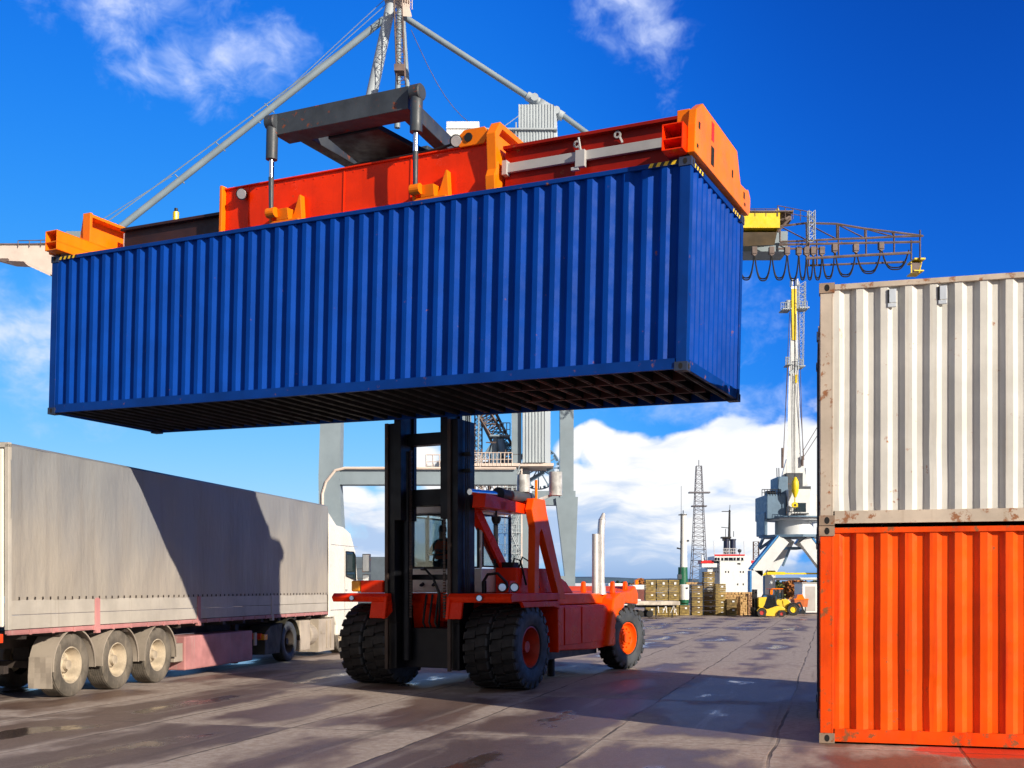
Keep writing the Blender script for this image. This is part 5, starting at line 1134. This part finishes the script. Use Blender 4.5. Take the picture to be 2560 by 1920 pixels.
dep = [700, 702, 700, 702, 700, 700, 700, 697, 692, 684, 674]
for (a, b, yb) in zip(hang, hang[1:], dep):
    for k in range(2):
        pts = []
        for i in range(13):
            t = i / 12; X = a[0] + (b[0] - a[0]) * (t + .0) ; s = 1 - abs(2 * t - 1) ** 3.2
            Yt = 632 if a[0] < 1850 else a[1] + (b[1] - a[1]) * t
            pts.append(W(X, Yt + (yb - Yt - k * 5) * s, d - .9 + k * .25))
        mb.path(pts, .055, n=5)
mb.build('cable_loops', 'black', yc)
for X, Y in hang[1:-1]:
    mb = T(); c = W(X, Y - 6, d - .9); mb.box(c.x - .18, c.x + .18, d - 1.05, d - .6, c.z - .25, c.z + .25); mb.prism([(c.x - .22, c.z - .25), (c.x + .22, c.z - .25), (c.x, c.z - .45)], 'y', d - 1.0, d - .8); mb.build('cable_trolley', 'lattice', yc)
mb = T(); mb.cm = 0; mb.box(px(2277, d), px(2304, d), d - .8, d + .8, pz(656, d), pz(652, d)); mb.cm = 1; mb.hexa([W(2278, 682, d - .7), W(2298, 680, d - .7), W(2298, 680, d + .7), W(2278, 682, d + .7), W(2277, 657, d - .8), W(2304, 657, d - .8), W(2304, 657, d + .8), W(2277, 657, d + .8)]); mb.cm = 0
mb.beam(W(2278, 655, d - .75), W(2278, 682, d - .72), .08, .08); mb.beam(W(2304, 655, d - .75), W(2298, 682, d - .72), .08, .08); mb.box(px(2276, d), px(2300, d), d - .8, d + .8, pz(685, d), pz(682, d)); mb.build('end_basket', ['yellow', 'lattice'], yc)

# ------------------------------------------------------------ grey slewing crane behind the forklift
d = 86
SC = Vector((px(1285, d), d, 0)); sc = thing('slewing_crane', 'weathered grey slewing crane with stair tower behind the forklift frame', 'crane', SC)
def S_(): return MB(off=SC)
mb = S_(); mb.beam(W(1300, 1490, d), W(1300, 1180, d), 1.5, 1.6); e_ = W(1300, 1480, d); mb.box(e_.x - 1.1, e_.x + 1.3, d - 1, d + 1, 0, e_.z + .2); mb.build('column', 'crane', sc)
mb = S_(); mb.box(px(1185, d), px(1382, d), d - 2, d + 2, pz(1172, d), pz(1165, d)); rail_(mb, W(1185, 1165, d - 2), W(1280, 1165, d - 2), n=10); rail_(mb, W(1185, 1165, d + 2), W(1280, 1165, d + 2), n=10); mb.box(px(1190, d), px(1290, d), d - 1.6, d + 1.6, pz(1195, d), pz(1173, d)); mb.build('platform', 'cranerust', sc)
x0, x1 = px(1306, d), px(1360, d); h0, h1 = pz(1164, d), pz(990, d)
mb = S_(); mb.corr((x0, d - 2.2, 0), (1, 0, 0), (0, -1, 0), x1 - x0, h0, h1, pitch=.23, depth=.07, nz=1); mb.box(x0 + .01, x1, d - 2.1, d + 1, h0, h1); mb.hexa([(x1, d - 2.1, h0), (x1 + .45, d - 1.4, h0), (x1 + .45, d + 1, h0), (x1, d + 1, h0), (x1, d - 2.1, h1), (x1 + .45, d - 1.4, h1), (x1 + .45, d + 1, h1), (x1, d + 1, h1)]); mb.build('machinery_house', 'crane_l', sc)
mb = S_(); mb.box(px(1279, d), px(1303, d), d - 1.8, d + 1, h0, h1); mb.build('counterweight_leg', 'crane', sc)
mb = S_(); c = W(1346, 1170, d + 1.5)
mb.lathe([(1.62, -.12), (1.70, -.12), (1.70, .12), (1.62, .12), (1.62, -.12)], (c.x, c.y, c.z), 'y', 40)
for i in range(30): t = 2 * math.pi * i / 30; mb.beam((c.x + 1.45 * math.cos(t), c.y, c.z + 1.45 * math.sin(t)), (c.x + 1.66 * math.cos(t), c.y, c.z + 1.66 * math.sin(t)), .09, .2)
for i in range(6): t = math.pi * i / 6; mb.tube((c.x + 1.6 * math.cos(t), c.y, c.z + 1.6 * math.sin(t)), (c.x - 1.6 * math.cos(t), c.y, c.z - 1.6 * math.sin(t)), .05, n=5)
mb.build('cable_reel', 'cslate', sc)
mb = S_(); mb.beam(W(1366, 1150, d), W(1400, 1235, d), .5, .5); mb.beam(W(1310, 1210, d), W(1360, 1180, d), .2, .3); mb.beam(W(1302, 1174, d), W(1325, 1215, d), .2, .3); mb.box(px(1388, d), px(1402, d), d - .5, d + .5, pz(1228, d), pz(1195, d)); mb.build('bracket', 'cslate', sc)
mb = S_(); mb.truss(W(1240, 1085, d), W(1165, 960, d), .95, .9, 8, .06); mb.build('jib', 'lattice', sc)
mb = S_(); mb.beam(W(1222, 1166, d), W(1240, 1090, d), .35, .3); mb.beam(W(1262, 1166, d), W(1243, 1090, d), .35, .3); mb.tube(W(1235, 1160, d), W(1242, 1088, d), .22, n=10); mb.box(px(1225, d), px(1275, d), d - .8, d + .8, pz(1094, d), pz(1090, d)); rail_(mb, W(1250, 1090, d - .8), W(1275, 1090, d - .8), n=3); mb.tube(W(1195, 1165, d - 1), W(1197, 1030, d - 1), .07, n=5)
for k in range(5): mb.tube(W(1200 + k * 4, 1150, d), W(1238, 1095, d), .03, n=4); mb.tube(W(1292, 1160 - k * 9, d), W(1250, 1100 - k * 2, d), .04, n=4)
mb.build('tower_head', 'crane', sc)
mb = S_(); mb.tube(W(1262, 1140, d - .5), W(1252, 1098, d - .5), .26, n=12); mb.box(px(1228, d), px(1250, d), d - 1, d, pz(1164, d), pz(1135, d)); mb.box(px(1258, d), px(1282, d), d - 1, d, pz(1164, d), pz(1150, d)); mb.build('winch', 'cslate', sc)
mb = S_()
for i, (Ya, Yb) in enumerate(((1172, 1225), (1225, 1280), (1280, 1335), (1335, 1385), (1385, 1440))):
    xa, xb = (1300, 1278) if i % 2 == 0 else (1278, 1300)
    for o_ in (-.5, .0): mb.tube(W(xa, Ya, d - 2.2 + o_), W(xb, Yb, d - 2.2 + o_), .05, n=4); mb.tube(W(xa, Ya - 10, d - 2.2 + o_), W(xb, Yb - 10, d - 2.2 + o_), .035, n=4)
    for k in range(8): t = (k + .5) / 8; c = W(xa + (xb - xa) * t, Ya + (Yb - Ya) * t, d - 2.7); mb.box(c.x - .12, c.x + .12, d - 2.7, d - 2.2, c.z - .02, c.z + .02)
    mb.box(px(1245, d), px(1302, d), d - 2.8, d - 1.6, pz(Yb + 2, d), pz(Yb, d)); rail_(mb, W(1245, Yb, d - 2.8), W(1302, Yb, d - 2.8), n=5, h=.7)
mb.build('stairs', 'crane_l', sc)
for X in (1245, 1262, 1272, 1304): S_().tube(W(X, 1490, d - 2.4), W(X, 1172, d - 2.4), .07, n=5).build('stair_post', 'cranerust', sc)
mb = S_(); mb.truss(W(1286, 1470, d - 2.0), W(1286, 1225, d - 2.0), .5, .5, 14, .035, up=(0, 1, 0)); mb.build('ladder_cage', 'crane_l', sc)
mb = S_(); mb.box(px(1250, d), px(1290, d), d - 1, d + .5, pz(1510, d), pz(1440, d)); mb.build('base_cabinet', 'cranerust', sc)
rr = random.Random(12)
mb = S_()
for k in range(46):
    X = rr.uniform(1188, 1298); Y = rr.uniform(1105, 1240); D = d + rr.uniform(-1.8, 1.8); dx, dy = rr.choice(((rr.uniform(14, 34), 0), (0, rr.uniform(12, 34)), (rr.uniform(-14, 14), rr.uniform(14, 28))))
    mb.tube(W(X, Y, D), W(min(1300, X + dx), min(1250, Y + dy), D), rr.choice((.03, .045, .07)), n=4)
mb.build('winch_frame', 'lattice', sc)
S_().truss(W(1196, 1168, d + 1), W(1196, 1035, d + 1), .55, .55, 10, .035, up=(0, 1, 0)).build('lattice_mast', 'lattice', sc)
S_().truss(W(1275, 1150, d + 1), W(1205, 1010, d + 1), 1.1, 1.3, 9, .055).build('rear_jib', 'lattice', sc)
S_().truss(W(1190, 1215, d - 1), W(1300, 1215, d - 1), .9, .9, 7, .045).build('under_frame', 'cranerust', sc)
for k in range(9): X = rr.uniform(1190, 1285); Y = rr.uniform(1150, 1235); S_().box(px(X, d), px(X + rr.uniform(6, 16), d), d - 1.2, d + .6, pz(Y + rr.uniform(4, 14), d), pz(Y, d)).build('gearbox', 'steel2', sc)
mb = S_(); mb.truss(W(1205, 1172, d - 1), W(1205, 1290, d - 1), 1.1, 1.1, 6, .045, up=(0, 1, 0)); mb.build('lattice_brace', 'lattice', sc)
mb = S_(); mb.truss(W(1225, 1240, d + 1), W(1300, 1240, d + 1), .7, .7, 5, .04)
mb.build('lattice_brace', 'lattice', sc)

# ------------------------------------------------------------ white and blue portal crane at the right
d = 105
RC = Vector((px(1985, d), d, 0)); rc = thing('portal_crane', 'white and blue portal crane with tall upright yellow topped jib at the right', 'crane', RC)
def P_(): return MB(off=RC)
mb = P_(); mb.hexa([W(1966, 1195, d - .6), W(2003, 1195, d - .6), W(2003, 1195, d + .6), W(1966, 1195, d + .6), W(1973, 905, d - .5), W(1996, 905, d - .5), W(1996, 905, d + .5), W(1973, 905, d + .5)])
mb.beam(W(1972, 1150, d - .4), W(1952, 1225, d - .4), .35, .5); mb.beam(W(1998, 1150, d - .4), W(2012, 1215, d - .4), .35, .5)
mb.box(px(1980, d), px(1981.5, d), d - .63, d - .6, pz(1190, d), pz(910, d)); mb.build('jib', 'cwhite', rc)
mb = P_(); mb.hexa([W(1974, 905, d - .5), W(1995, 905, d - .5), W(1995, 905, d + .5), W(1974, 905, d + .5), W(1978, 715, d - .4), W(1992, 715, d - .4), W(1992, 715, d + .4), W(1978, 715, d + .4)]); mb.box(px(1977, d), px(1980, d), d - .45, d + .4, pz(715, d), pz(700, d)); mb.box(px(1990, d), px(1993, d), d - .45, d + .4, pz(715, d), pz(700, d)); mb.build('jib_head', 'cwhite', rc)
mb = P_(); mb.hexa([W(1981, 850, d - .56), W(1991, 850, d - .56), W(1991, 850, d - .50), W(1981, 850, d - .50), W(1978, 722, d - .56), W(1992, 722, d - .56), W(1992, 722, d - .42), W(1978, 722, d - .42)]); mb.build('jib_plate', 'yellow', rc)
P_().box(px(1984, d), px(1989, d), d - .7, d - .6, pz(960, d), pz(940, d)).build('marker_plate', 'yellow', rc)
mb = P_()
for Y, a, b in ((778, 1952, 1974), (775, 1994, 2018), (915, 1964, 1976), (920, 1990, 2008)):
    mb.box(px(a, d), px(b, d), d - .8, d + .8, pz(Y, d), pz(Y - 3, d)); rail_(mb, W(a, Y - 3, d - .8), W(b, Y - 3, d - .8), n=4, h=.7)
mb.box(px(1964, d), px(1974, d), d - .5, d + .5, pz(775, d), pz(753, d)); mb.beam(W(1974, 935, d - .7), W(2000, 915, d - .7), .15, .3); mb.build('service_platform', 'crane_l', rc)
mb = P_(); mb.truss(W(2004, 705, d), W(2004, 775, d), .6, .5, 7, .03, up=(0, 1, 0)); mb.truss(W(2004, 780, d), W(2002, 915, d), .4, .4, 10, .02, up=(0, 1, 0)); mb.build('ladder_cage', 'crane_l', rc)
mb = P_()
for a, b in (((1974, 780), (1958, 1160)), ((1970, 915), (1957, 1160)), ((1996, 780), (2008, 1150)), ((1994, 915), (2010, 1150)), ((2006, 1130), (2060, 1040)), ((2004, 1150), (2062, 1060)), ((1986, 700), (1987, 1215))): mb.tube(W(*a, d - .8), W(*b, d - .8), .03, n=4)
mb.tube(W(1956, 1120, d - .8), W(1956, 1170, d - .8), .12, n=6); mb.tube(W(2006, 1140, d - .8), W(2006, 1165, d - .8), .12, n=6); mb.build('rope', 'lattice', rc)
mb = P_(); mb.lathe([(.001, .95), (.12, .9), (.30, .5), (.34, .1), (.30, -.4), (.12, -.9), (.001, -.95)], W(1988, 1218, d - 3), 'z', 16); mb.tube(W(1987, 1240, d - 3), W(1987, 1255, d - 3), .05, n=5); mb.lathe([(.12, -.1), (.28, -.1), (.30, 0), (.28, .1), (.12, .1), (.1, 0), (.12, -.1)], W(1987, 1263, d - 3), 'y', 14); mb.build('hook_block', 'yellow', rc, smooth=True)
mb = P_(); mb.tube(W(1987, 1222, d - 2.9), W(1987, 700, d - .9), .03, n=4); mb.build('hoist_rope', 'black', rc)
mb = P_(); mb.box(px(1905, d), px(1952, d), d - 2, d + 3, pz(1300, d), pz(1240, d)); mb.box(px(1902, d), px(1910, d), d - 1.5, d + 2, pz(1340, d), pz(1282, d)); mb.box(px(1935, d), px(1960, d), d - 1.5, d + 1.5, pz(1240, d), pz(1195, d)); mb.build('machinery_house', 'cslate', rc, bevel=.08)
mb = P_(); mb.box(px(1955, d), px(2010, d), d - 2.4, d + 2, pz(1300, d), pz(1228, d)); mb.box(px(2012, d), px(2052, d), d - 1.8, d + 3, pz(1306, d), pz(1240, d)); mb.build('cabin_block', 'cwhite', rc, bevel=.06)
mb = P_(); mb.box(px(1968, d), px(1998, d), d - 2.45, d - 2.38, pz(1284, d), pz(1262, d)); mb.build('cabin_window', 'dglass', rc)
mb = P_(); mb.box(px(1966, d), px(2000, d), d - 3.1, d - 2.4, pz(1291, d), pz(1288, d)); rail_(mb, W(1966, 1288, d - 3.1), W(2000, 1288, d - 3.1), n=5, h=.7); rail_(mb, W(1905, 1240, d - 2), W(1952, 1240, d - 2), n=7, h=.6); mb.box(px(1950, d), px(2020, d), d - 1, d + 1, pz(1230, d), pz(1218, d)); mb.box(px(1914, d), px(1935, d), d - .5, d + .5, pz(1240, d), pz(1228, d)); mb.box(px(1960, d), px(2000, d), d - 1, d, pz(1218, d), pz(1185, d))
for X in (1943, 1948, 2014): mb.tube(W(X, 1215, d), W(X - 1, 1170, d), .04, n=4)
mb.build('machinery_deck', 'steel2', rc)
c = W(1985, 1320, d); 
mb = P_(); mb.lathe([(1.75, -.72), (1.75, .62), (2.7, .66), (2.7, .82), (.01, .82)], (c.x, d, c.z), 'z', 36); mb.build('slewing_ring', 'cwhite', rc, smooth=True)
mb = P_(); mb.lathe([(.01, -.95), (3.3, -.95), (3.3, -.72), (.01, -.72)], (c.x, d, c.z), 'z', 8); mb.lathe([(2.7, .82), (3.1, .86), (3.1, .98), (.01, .98)], (c.x, d, c.z), 'z', 30); mb.build('deck_ring', 'cslate', rc)
def leg4(Xt, Xk, Yk, dd, Xb=None):
    for mt, off, w_, nm in (('cwhite', 0, 1.05, 'leg'), ('cblue', -.58, .16, 'leg_flange')):
        mb = P_(); a = W(Xt, 1348, dd if dd < d else dd); k = W(Xk, Yk, dd); b = Vector((k.x, dd, 0)); o_ = Vector((off, 0, abs(off) * .55))
        s = 1 if Xk < Xt else -1; o_.x *= s
        mb.beam(a + o_, k + o_, w_, 1.0 if not off else 1.02, up=(0, 1, 0)); mb.beam(k + Vector((o_.x, 0, .2)), b + Vector((o_.x, 0, 0)), w_, 1.0 if not off else 1.02, up=(0, 1, 0)); mb.build(nm, mt, rc)
leg4(1958, 1890, 1432, 103); leg4(1972, 1922, 1432, 108); leg4(2008, 2082, 1445, 103); leg4(1995, 2120, 1432, 108)
mb = P_(); mb.tube(W(1975, 1370, 104), W(1957, 1415, 104), .12, n=6); mb.tube(W(1930, 1350, 104), W(1899, 1372, 104), .16, n=6); mb.tube(W(1908, 1346, 104), W(1898, 1368, 104), .16, n=6); mb.box(px(1962, d), px(1998, d), d - 1, d + 1, pz(1374, d), pz(1368, d)); mb.build('brace', 'cslate', rc)
mb = P_(); mb.box(px(1914, 104), px(1958, 104), 103.3, 104, pz(1437, 104), pz(1430, 104)); mb.box(px(1958, 104), px(2060, 104), 103.5, 104, pz(1436, 104), pz(1432, 104)); mb.path([W(1896, 1462, 103.5), W(1898, 1447, 103.5), W(1904, 1438, 103.5), W(1916, 1433.5, 103.5)], .12, n=6); mb.build('cross_beam', 'yellow', rc)
mb = P_(); mb.path([W(1926, 1462, 106), W(1929, 1452, 106), W(1936, 1447.5, 106), W(2060, 1447, 106)], .14, n=6); mb.build('cross_beam', 'cwhite', rc)

# ------------------------------------------------------------ lattice radio mast
d = 240
RM = Vector((px(1747, d), d, -2)); rm = tag(MB(off=RM).truss(Vector((RM.x, d, -2)), W(1747, 1385, d), 3.9, 3.9, 8, .062, 2.7, 2.7, up=(0, 1, 0)).truss(W(1747, 1385, d), W(1747, 1165, d), 2.7, 2.7, 20, .055, 1.1, 1.1, up=(0, 1, 0)).box(px(1722, d), px(1774, d), d - .9, d + .9, pz(1233, d), pz(1230, d)).box(px(1729, d), px(1766, d), d - .9, d + .9, pz(1267, d), pz(1264, d)).tube(W(1747, 1165, d), W(1747, 1150, d), .08, n=4).build('radio_mast', 'mastred'), 'tall open lattice radio mast left of the white ship', 'mast'); rm.location = RM
# ------------------------------------------------------------ ship at the quay
d = 170
SH = Vector((px(1830, d), d, -2)); sh = thing('ship', 'white ship superstructure with red bridge roof and navy funnels behind the timber', 'ship', SH)
def H_(): return MB(off=SH)
def hb_(mb, X0, X1, Y0_, Y1_, a, b): return mb.box(px(X0, d), px(X1, d), d + a, d + b, pz(Y0_, d), pz(Y1_, d))
hb_(H_(), 1799, 1878, 1485, 1389, 0, 10).build('superstructure', 'shipw', sh, bevel=.1)
hb_(hb_(H_(), 1772, 1799, 1485, 1419, 1, 9), 1756, 1800, 1418, 1408, .4, 3).build('port_wing', 'shipw', sh)
hb_(H_(), 1878, 1892, 1418, 1408, .4, 3).build('starboard_wing', 'shipw', sh); hb_(H_(), 1785, 1800, 1419, 1400, .9, 8).build('wing_house', 'cslate', sh)
mb = H_(); mb.hexa([W(1786, 1390, d - .2), W(1862, 1389, d - .2), W(1862, 1389, d + 6), W(1786, 1390, d + 6), W(1786, 1386, d - .2), W(1862, 1386, d - .2), W(1862, 1386, d + 6), W(1786, 1386, d + 6)]); mb.build('bridge_roof', 'shipr', sh)
hb_(H_(), 1786, 1862, 1402, 1390.2, -.1, 6).build('bridge', 'shipw', sh)
hb_(hb_(H_(), 1753, 1785, 1408, 1401, .3, 3.1), 1860, 1892, 1408, 1401, .3, 3.1).build('wing_bulwark', 'shipr', sh)
for X0, X1 in ((1787, 1792), (1794, 1799), (1803, 1808), (1811, 1820), (1822, 1832), (1834, 1839), (1842, 1849), (1853, 1858)): hb_(H_(), X0, X1, 1401, 1394, -.16, -.09).build('bridge_window', 'dglass2', sh)
for X, Y in ((1787, 1429), (1793, 1429), (1813, 1429), (1820, 1429), (1850, 1429), (1857, 1429), (1843, 1460), (1857, 1460), (1844, 1408.5), (1848, 1408.5)): hb_(H_(), X, X + 2.8, Y + 3, Y - 1.5, -.05, .0).build('porthole', 'black', sh)
for X in (1809, 1825): c = W(X + 7, 1385, d + 3); H_().lathe([(.46, 0), (.44, 2.1), (.52, 2.15), (.52, 2.3), (.001, 2.3)], c, 'z', 16).build('funnel', 'shipn', sh, smooth=True)
mb = H_(); mb.tube(W(1823, 1352, d + 3), W(1824, 1275, d + 3), .22, .14, n=8); hb_(mb, 1812, 1836, 1344, 1340, 2.4, 3.6); hb_(mb, 1816, 1832, 1350, 1344, 2.6, 3.4); mb.tube(W(1814, 1342, d + 3), W(1814, 1322, d + 3), .05, n=4); mb.tube(W(1834, 1342, d + 3), W(1834, 1328, d + 3), .05, n=4); hb_(mb, 1814, 1836, 1276, 1274.5, 2.8, 3.2); mb.tube(W(1803, 1318, d + 3), W(1822, 1320, d + 3), .05, n=4); mb.tube(W(1824, 1275, d + 3), W(1825, 1262, d + 3), .04, n=4); mb.build('mast', 'black', sh)
mb = H_(); mb.tube(W(1786, 1386, d), W(1785, 1352, d), .05, n=4); mb.tube(W(1861, 1386, d), W(1860, 1352, d), .05, n=4); rail_(mb, W(1808, 1386, d - .1), W(1842, 1386, d - .1), n=8, h=.9); mb.tube(W(1756, 1402, d), W(1755, 1388, d), .2, .1, n=6); mb.build('aerials', 'shipw', sh)
mb = H_(); mb.lathe([(.001, .3), (.25, .2), (.3, 0), (.2, -.25), (.001, -.3)], W(1849, 1377, d), 'z', 10); mb.tube(W(1849, 1386, d), W(1849, 1379, d), .06, n=4); mb.build('radar', 'steel2', sh)
mb = H_(); mb.truss(W(1890, 1400, d + 1), W(1890, 1354, d + 1), .8, .5, 5, .04, up=(0, 1, 0)); mb.build('ladder_mast', 'lattice', sh)
hb_(H_(), 1690, 1920, 1530, 1481, -1, 14).build('hull', 'shipn', sh)
# ------------------------------------------------------------ green and white pole crane
d = 97
GP = Vector((px(1709, d), d, 0)); gp = thing('mast_pole', 'white pole with dark green foot and small aerials behind the timber bundles', 'pole', GP)
mb = MB(off=GP); mb.tube(W(1709, 1418, d), W(1709, 1285, d), .32, .24, n=14); mb.build('upper_pole', 'shipw', gp, smooth=True)
mb = MB(off=GP); c = W(1707, 1418, d); mb.tube((c.x, d, 0), c, .50, .40, n=14); mb.build('pole_foot', 'green', gp, smooth=True)
mb = MB(off=GP); mb.tube(W(1703, 1284, d - .3), W(1702, 1455, d - .3), .06, n=5); mb.box(px(1697, d), px(1716, d), d - .3, d + .3, pz(1288, d), pz(1286, d)); mb.tube(W(1708, 1285, d), W(1708, 1276, d), .04, n=4); mb.tube(W(1703, 1285, d), W(1703, 1215, d), .018, n=4); mb.beam(W(1692, 1370, d), W(1704, 1373, d), .12, .12); mb.box(px(1716, d), px(1722, d), d - .2, d + .2, pz(1354, d), pz(1350, d)); mb.box(px(1700, d), px(1704, d), d - .4, d, pz(1357, d), pz(1352, d)); mb.box(px(1693, d), px(1702, d), d - .6, d, pz(1448, d), pz(1436, d)); mb.build('aerial', 'steel2', gp)
# ------------------------------------------------------------ low ship and shore left of the timber
d = 160
LS = Vector((px(1590, d), d, -2)); ls = thing('cargo_ship', 'low brown hulled cargo ship with white deckhouse left of the timber', 'ship', LS)
def L_(): return MB(off=LS)
L_().box(px(1538, d), px(1640, d), d, d + 8, -2, pz(1474, d)).build('hull', 'hull', ls, bevel=.2)
L_().box(px(1522, d), px(1570, d), d + 1, d + 7, pz(1474, d), pz(1458, d)).box(px(1584, d), px(1618, d), d + 1, d + 7, pz(1474, d), pz(1462, d)).build('deckhouse', 'shipw', ls, bevel=.1)
L_().box(px(1594, d), px(1602, d), d + 3, d + 5, pz(1462, d), pz(1449, d)).build('funnel', 'orange_m', ls, bevel=.1)
# parked cars and a yellow kiosk seen past the forklift
d = 92.
def car(X, mt, label):
    t = thing('parked_car', label, 'car', (px(X, d), d, 0), .05, 'cars parked far behind the forklift')
    MB().prism([(-2.1, .35), (2.1, .35), (2.1, .85), (1.2, .95), (.7, 1.42), (-1.2, 1.42), (-1.7, .95), (-2.1, .9)], 'y', -.85, .85).build('body', mt, t, bevel=.08)
    MB().prism([(-1.45, .97), (1.05, .97), (.66, 1.36), (-1.15, 1.36)], 'y', -.86, .86).build('side_window', 'dglass2', t)
    for x in (-1.3, 1.3):
        for y in (-.78, .78): MB().lathe([(.001, -.1), (.2, -.1), (.32, -.09), (.32, .09), (.2, .1), (.001, .1)], (x, y, .32), 'y', 16).build('wheel', 'rubber', t)
car(1445, 'cblue', 'blue car parked far behind the forklift exhaust'); car(1535, 'shipw', 'white car parked far behind the forklift deck')
ky = thing('kiosk', 'small yellow kiosk behind the forklift engine deck', 'kiosk', (px(1415, d), d - 2, 0))
MB().box(-.42, .42, -.4, .4, .1, 1.5).build('wall', 'yellow', ky, bevel=.03); MB().box(-.5, .5, -.5, .5, 1.5, 1.6).build('roof', 'black', ky); MB().box(-.25, .25, -.42, -.4, .8, 1.3).build('window', 'dglass2', ky)
# dark tarped lorry beyond the white cab
d = 50.
bt = thing('covered_lorry', 'slate grey covered lorry standing beyond the white cab', 'lorry', (px(945, d), d, 0))
MB().box(-1.3, 1.6, 0, 7, 1.1, pz(1392, d)).build('cover', 'slatetarp', bt, bevel=.08); MB().box(-1.2, 1.5, .1, 6.9, .8, 1.1).build('chassis', 'chassis', bt)
for x in (-1.05, 1.35):
    for y in (.9, 2.2): wb = MB().lathe([(.001, -.15), (.3, -.15), (.5, -.13), (.5, .13), (.3, .15), (.001, .15)], (x, y, .5), 'x', 20).build('wheel', 'rubber', bt, smooth=True)

# ------------------------------------------------------------ far shore: sheds and trees
d = 330
for i, (X0, X1, Yt, mt, label) in enumerate(((1960, 2060, 1478, 'cslate', 'long slate roofed shed beyond the wheel loader'), (1400, 1520, 1468, 'shipw', 'long low white shed on the far shore behind the forklift deck'))):
    sd = thing('warehouse', label, 'warehouse', (px((X0 + X1) / 2, d), d, -2)); w_ = (px(X1, d) - px(X0, d)) / 2
    MB().box(-w_, w_, 0, 12, 0, pz(Yt, d) + 1.2).build('wall', 'shipw' if i else 'grey', sd); MB().prism([(-.5, pz(Yt, d) + 1.2), (12.5, pz(Yt, d) + 1.2), (6, pz(Yt, d) + 3.2)], 'x', -w_ - .5, w_ + .5).build('roof', mt, sd)
def tree(X, d, Yt, r, mat, label, grp, seed, conifer=False):
    rr = random.Random(seed); base = Vector((px(X, d), d, -2)); h = pz(Yt, d) + 2
    t = thing('tree', label, 'tree', base, 0, grp)
    MB().tube((0, 0, 0), (0, 0, h * .8), r * .10, r * .03, n=7).build('trunk', 'bark', t)
    mb = MB()
    for k in range(420):
        if conifer: z = rr.uniform(.12, 1) ** 1 * h; rad = r * (1.05 - z / h) * math.sqrt(rr.random()) + .05
        else:
            u = rr.uniform(-1, 1); z = h * .62 + u * h * .38; rad = r * math.sqrt(max(0, 1 - u * u)) * rr.random() ** .4 * (1 + .25 * math.sin(7 * u + seed))
        a = rr.uniform(0, 6.28); c = Vector((rad * math.cos(a), rad * math.sin(a), z)); s = r * rr.uniform(.10, .22)
        v1 = Vector((rr.gauss(0, 1), rr.gauss(0, 1), rr.gauss(0, 1))).normalized() * s; v2 = Vector((rr.gauss(0, 1), rr.gauss(0, 1), rr.gauss(0, 1))).normalized() * s
        mb.add([c - v1, c - v2, c + v1, c + v2], [(0, 1, 2, 3)])
    mb.build('crown', mat, t)
tree(1988, 240, 1452, 3.4, 'leaf_o', 'round orange autumn tree behind the yellow wheel loader', 'trees on the far shore', 2)
tree(1958, 300, 1462, 3.0, 'leaf_y', 'yellow green tree left of the orange one', 'trees on the far shore', 4)
tree(1600, 300, 1447, 2.2, 'leaf_o', 'orange treetop showing above the low cargo ship', 'trees on the far shore', 6)
rr = random.Random(9)
names = ['dark conifer', 'slim dark conifer', 'bushy dark conifer']
for i in range(14):
    X = 1925 + i * 9.5 + rr.uniform(-3, 3); tree(X, 380 + rr.uniform(-20, 20), 1456 + rr.uniform(-5, 5), rr.uniform(2.6, 4.2), 'leaf_d', ('tall' if i % 3 == 0 else 'low') + ' dark conifer in the line beyond the legs of the white and blue crane', 'conifers beyond the blue and white crane', 20 + i, True)
for i in range(7):
    X = 1545 + i * 14 + rr.uniform(-4, 4); tree(X, 380, 1455 + rr.uniform(-4, 4), rr.uniform(2.2, 3.4), 'leaf_d', 'dark conifer on the shore behind the low cargo ship', 'conifers behind the cargo ship', 50 + i, True)
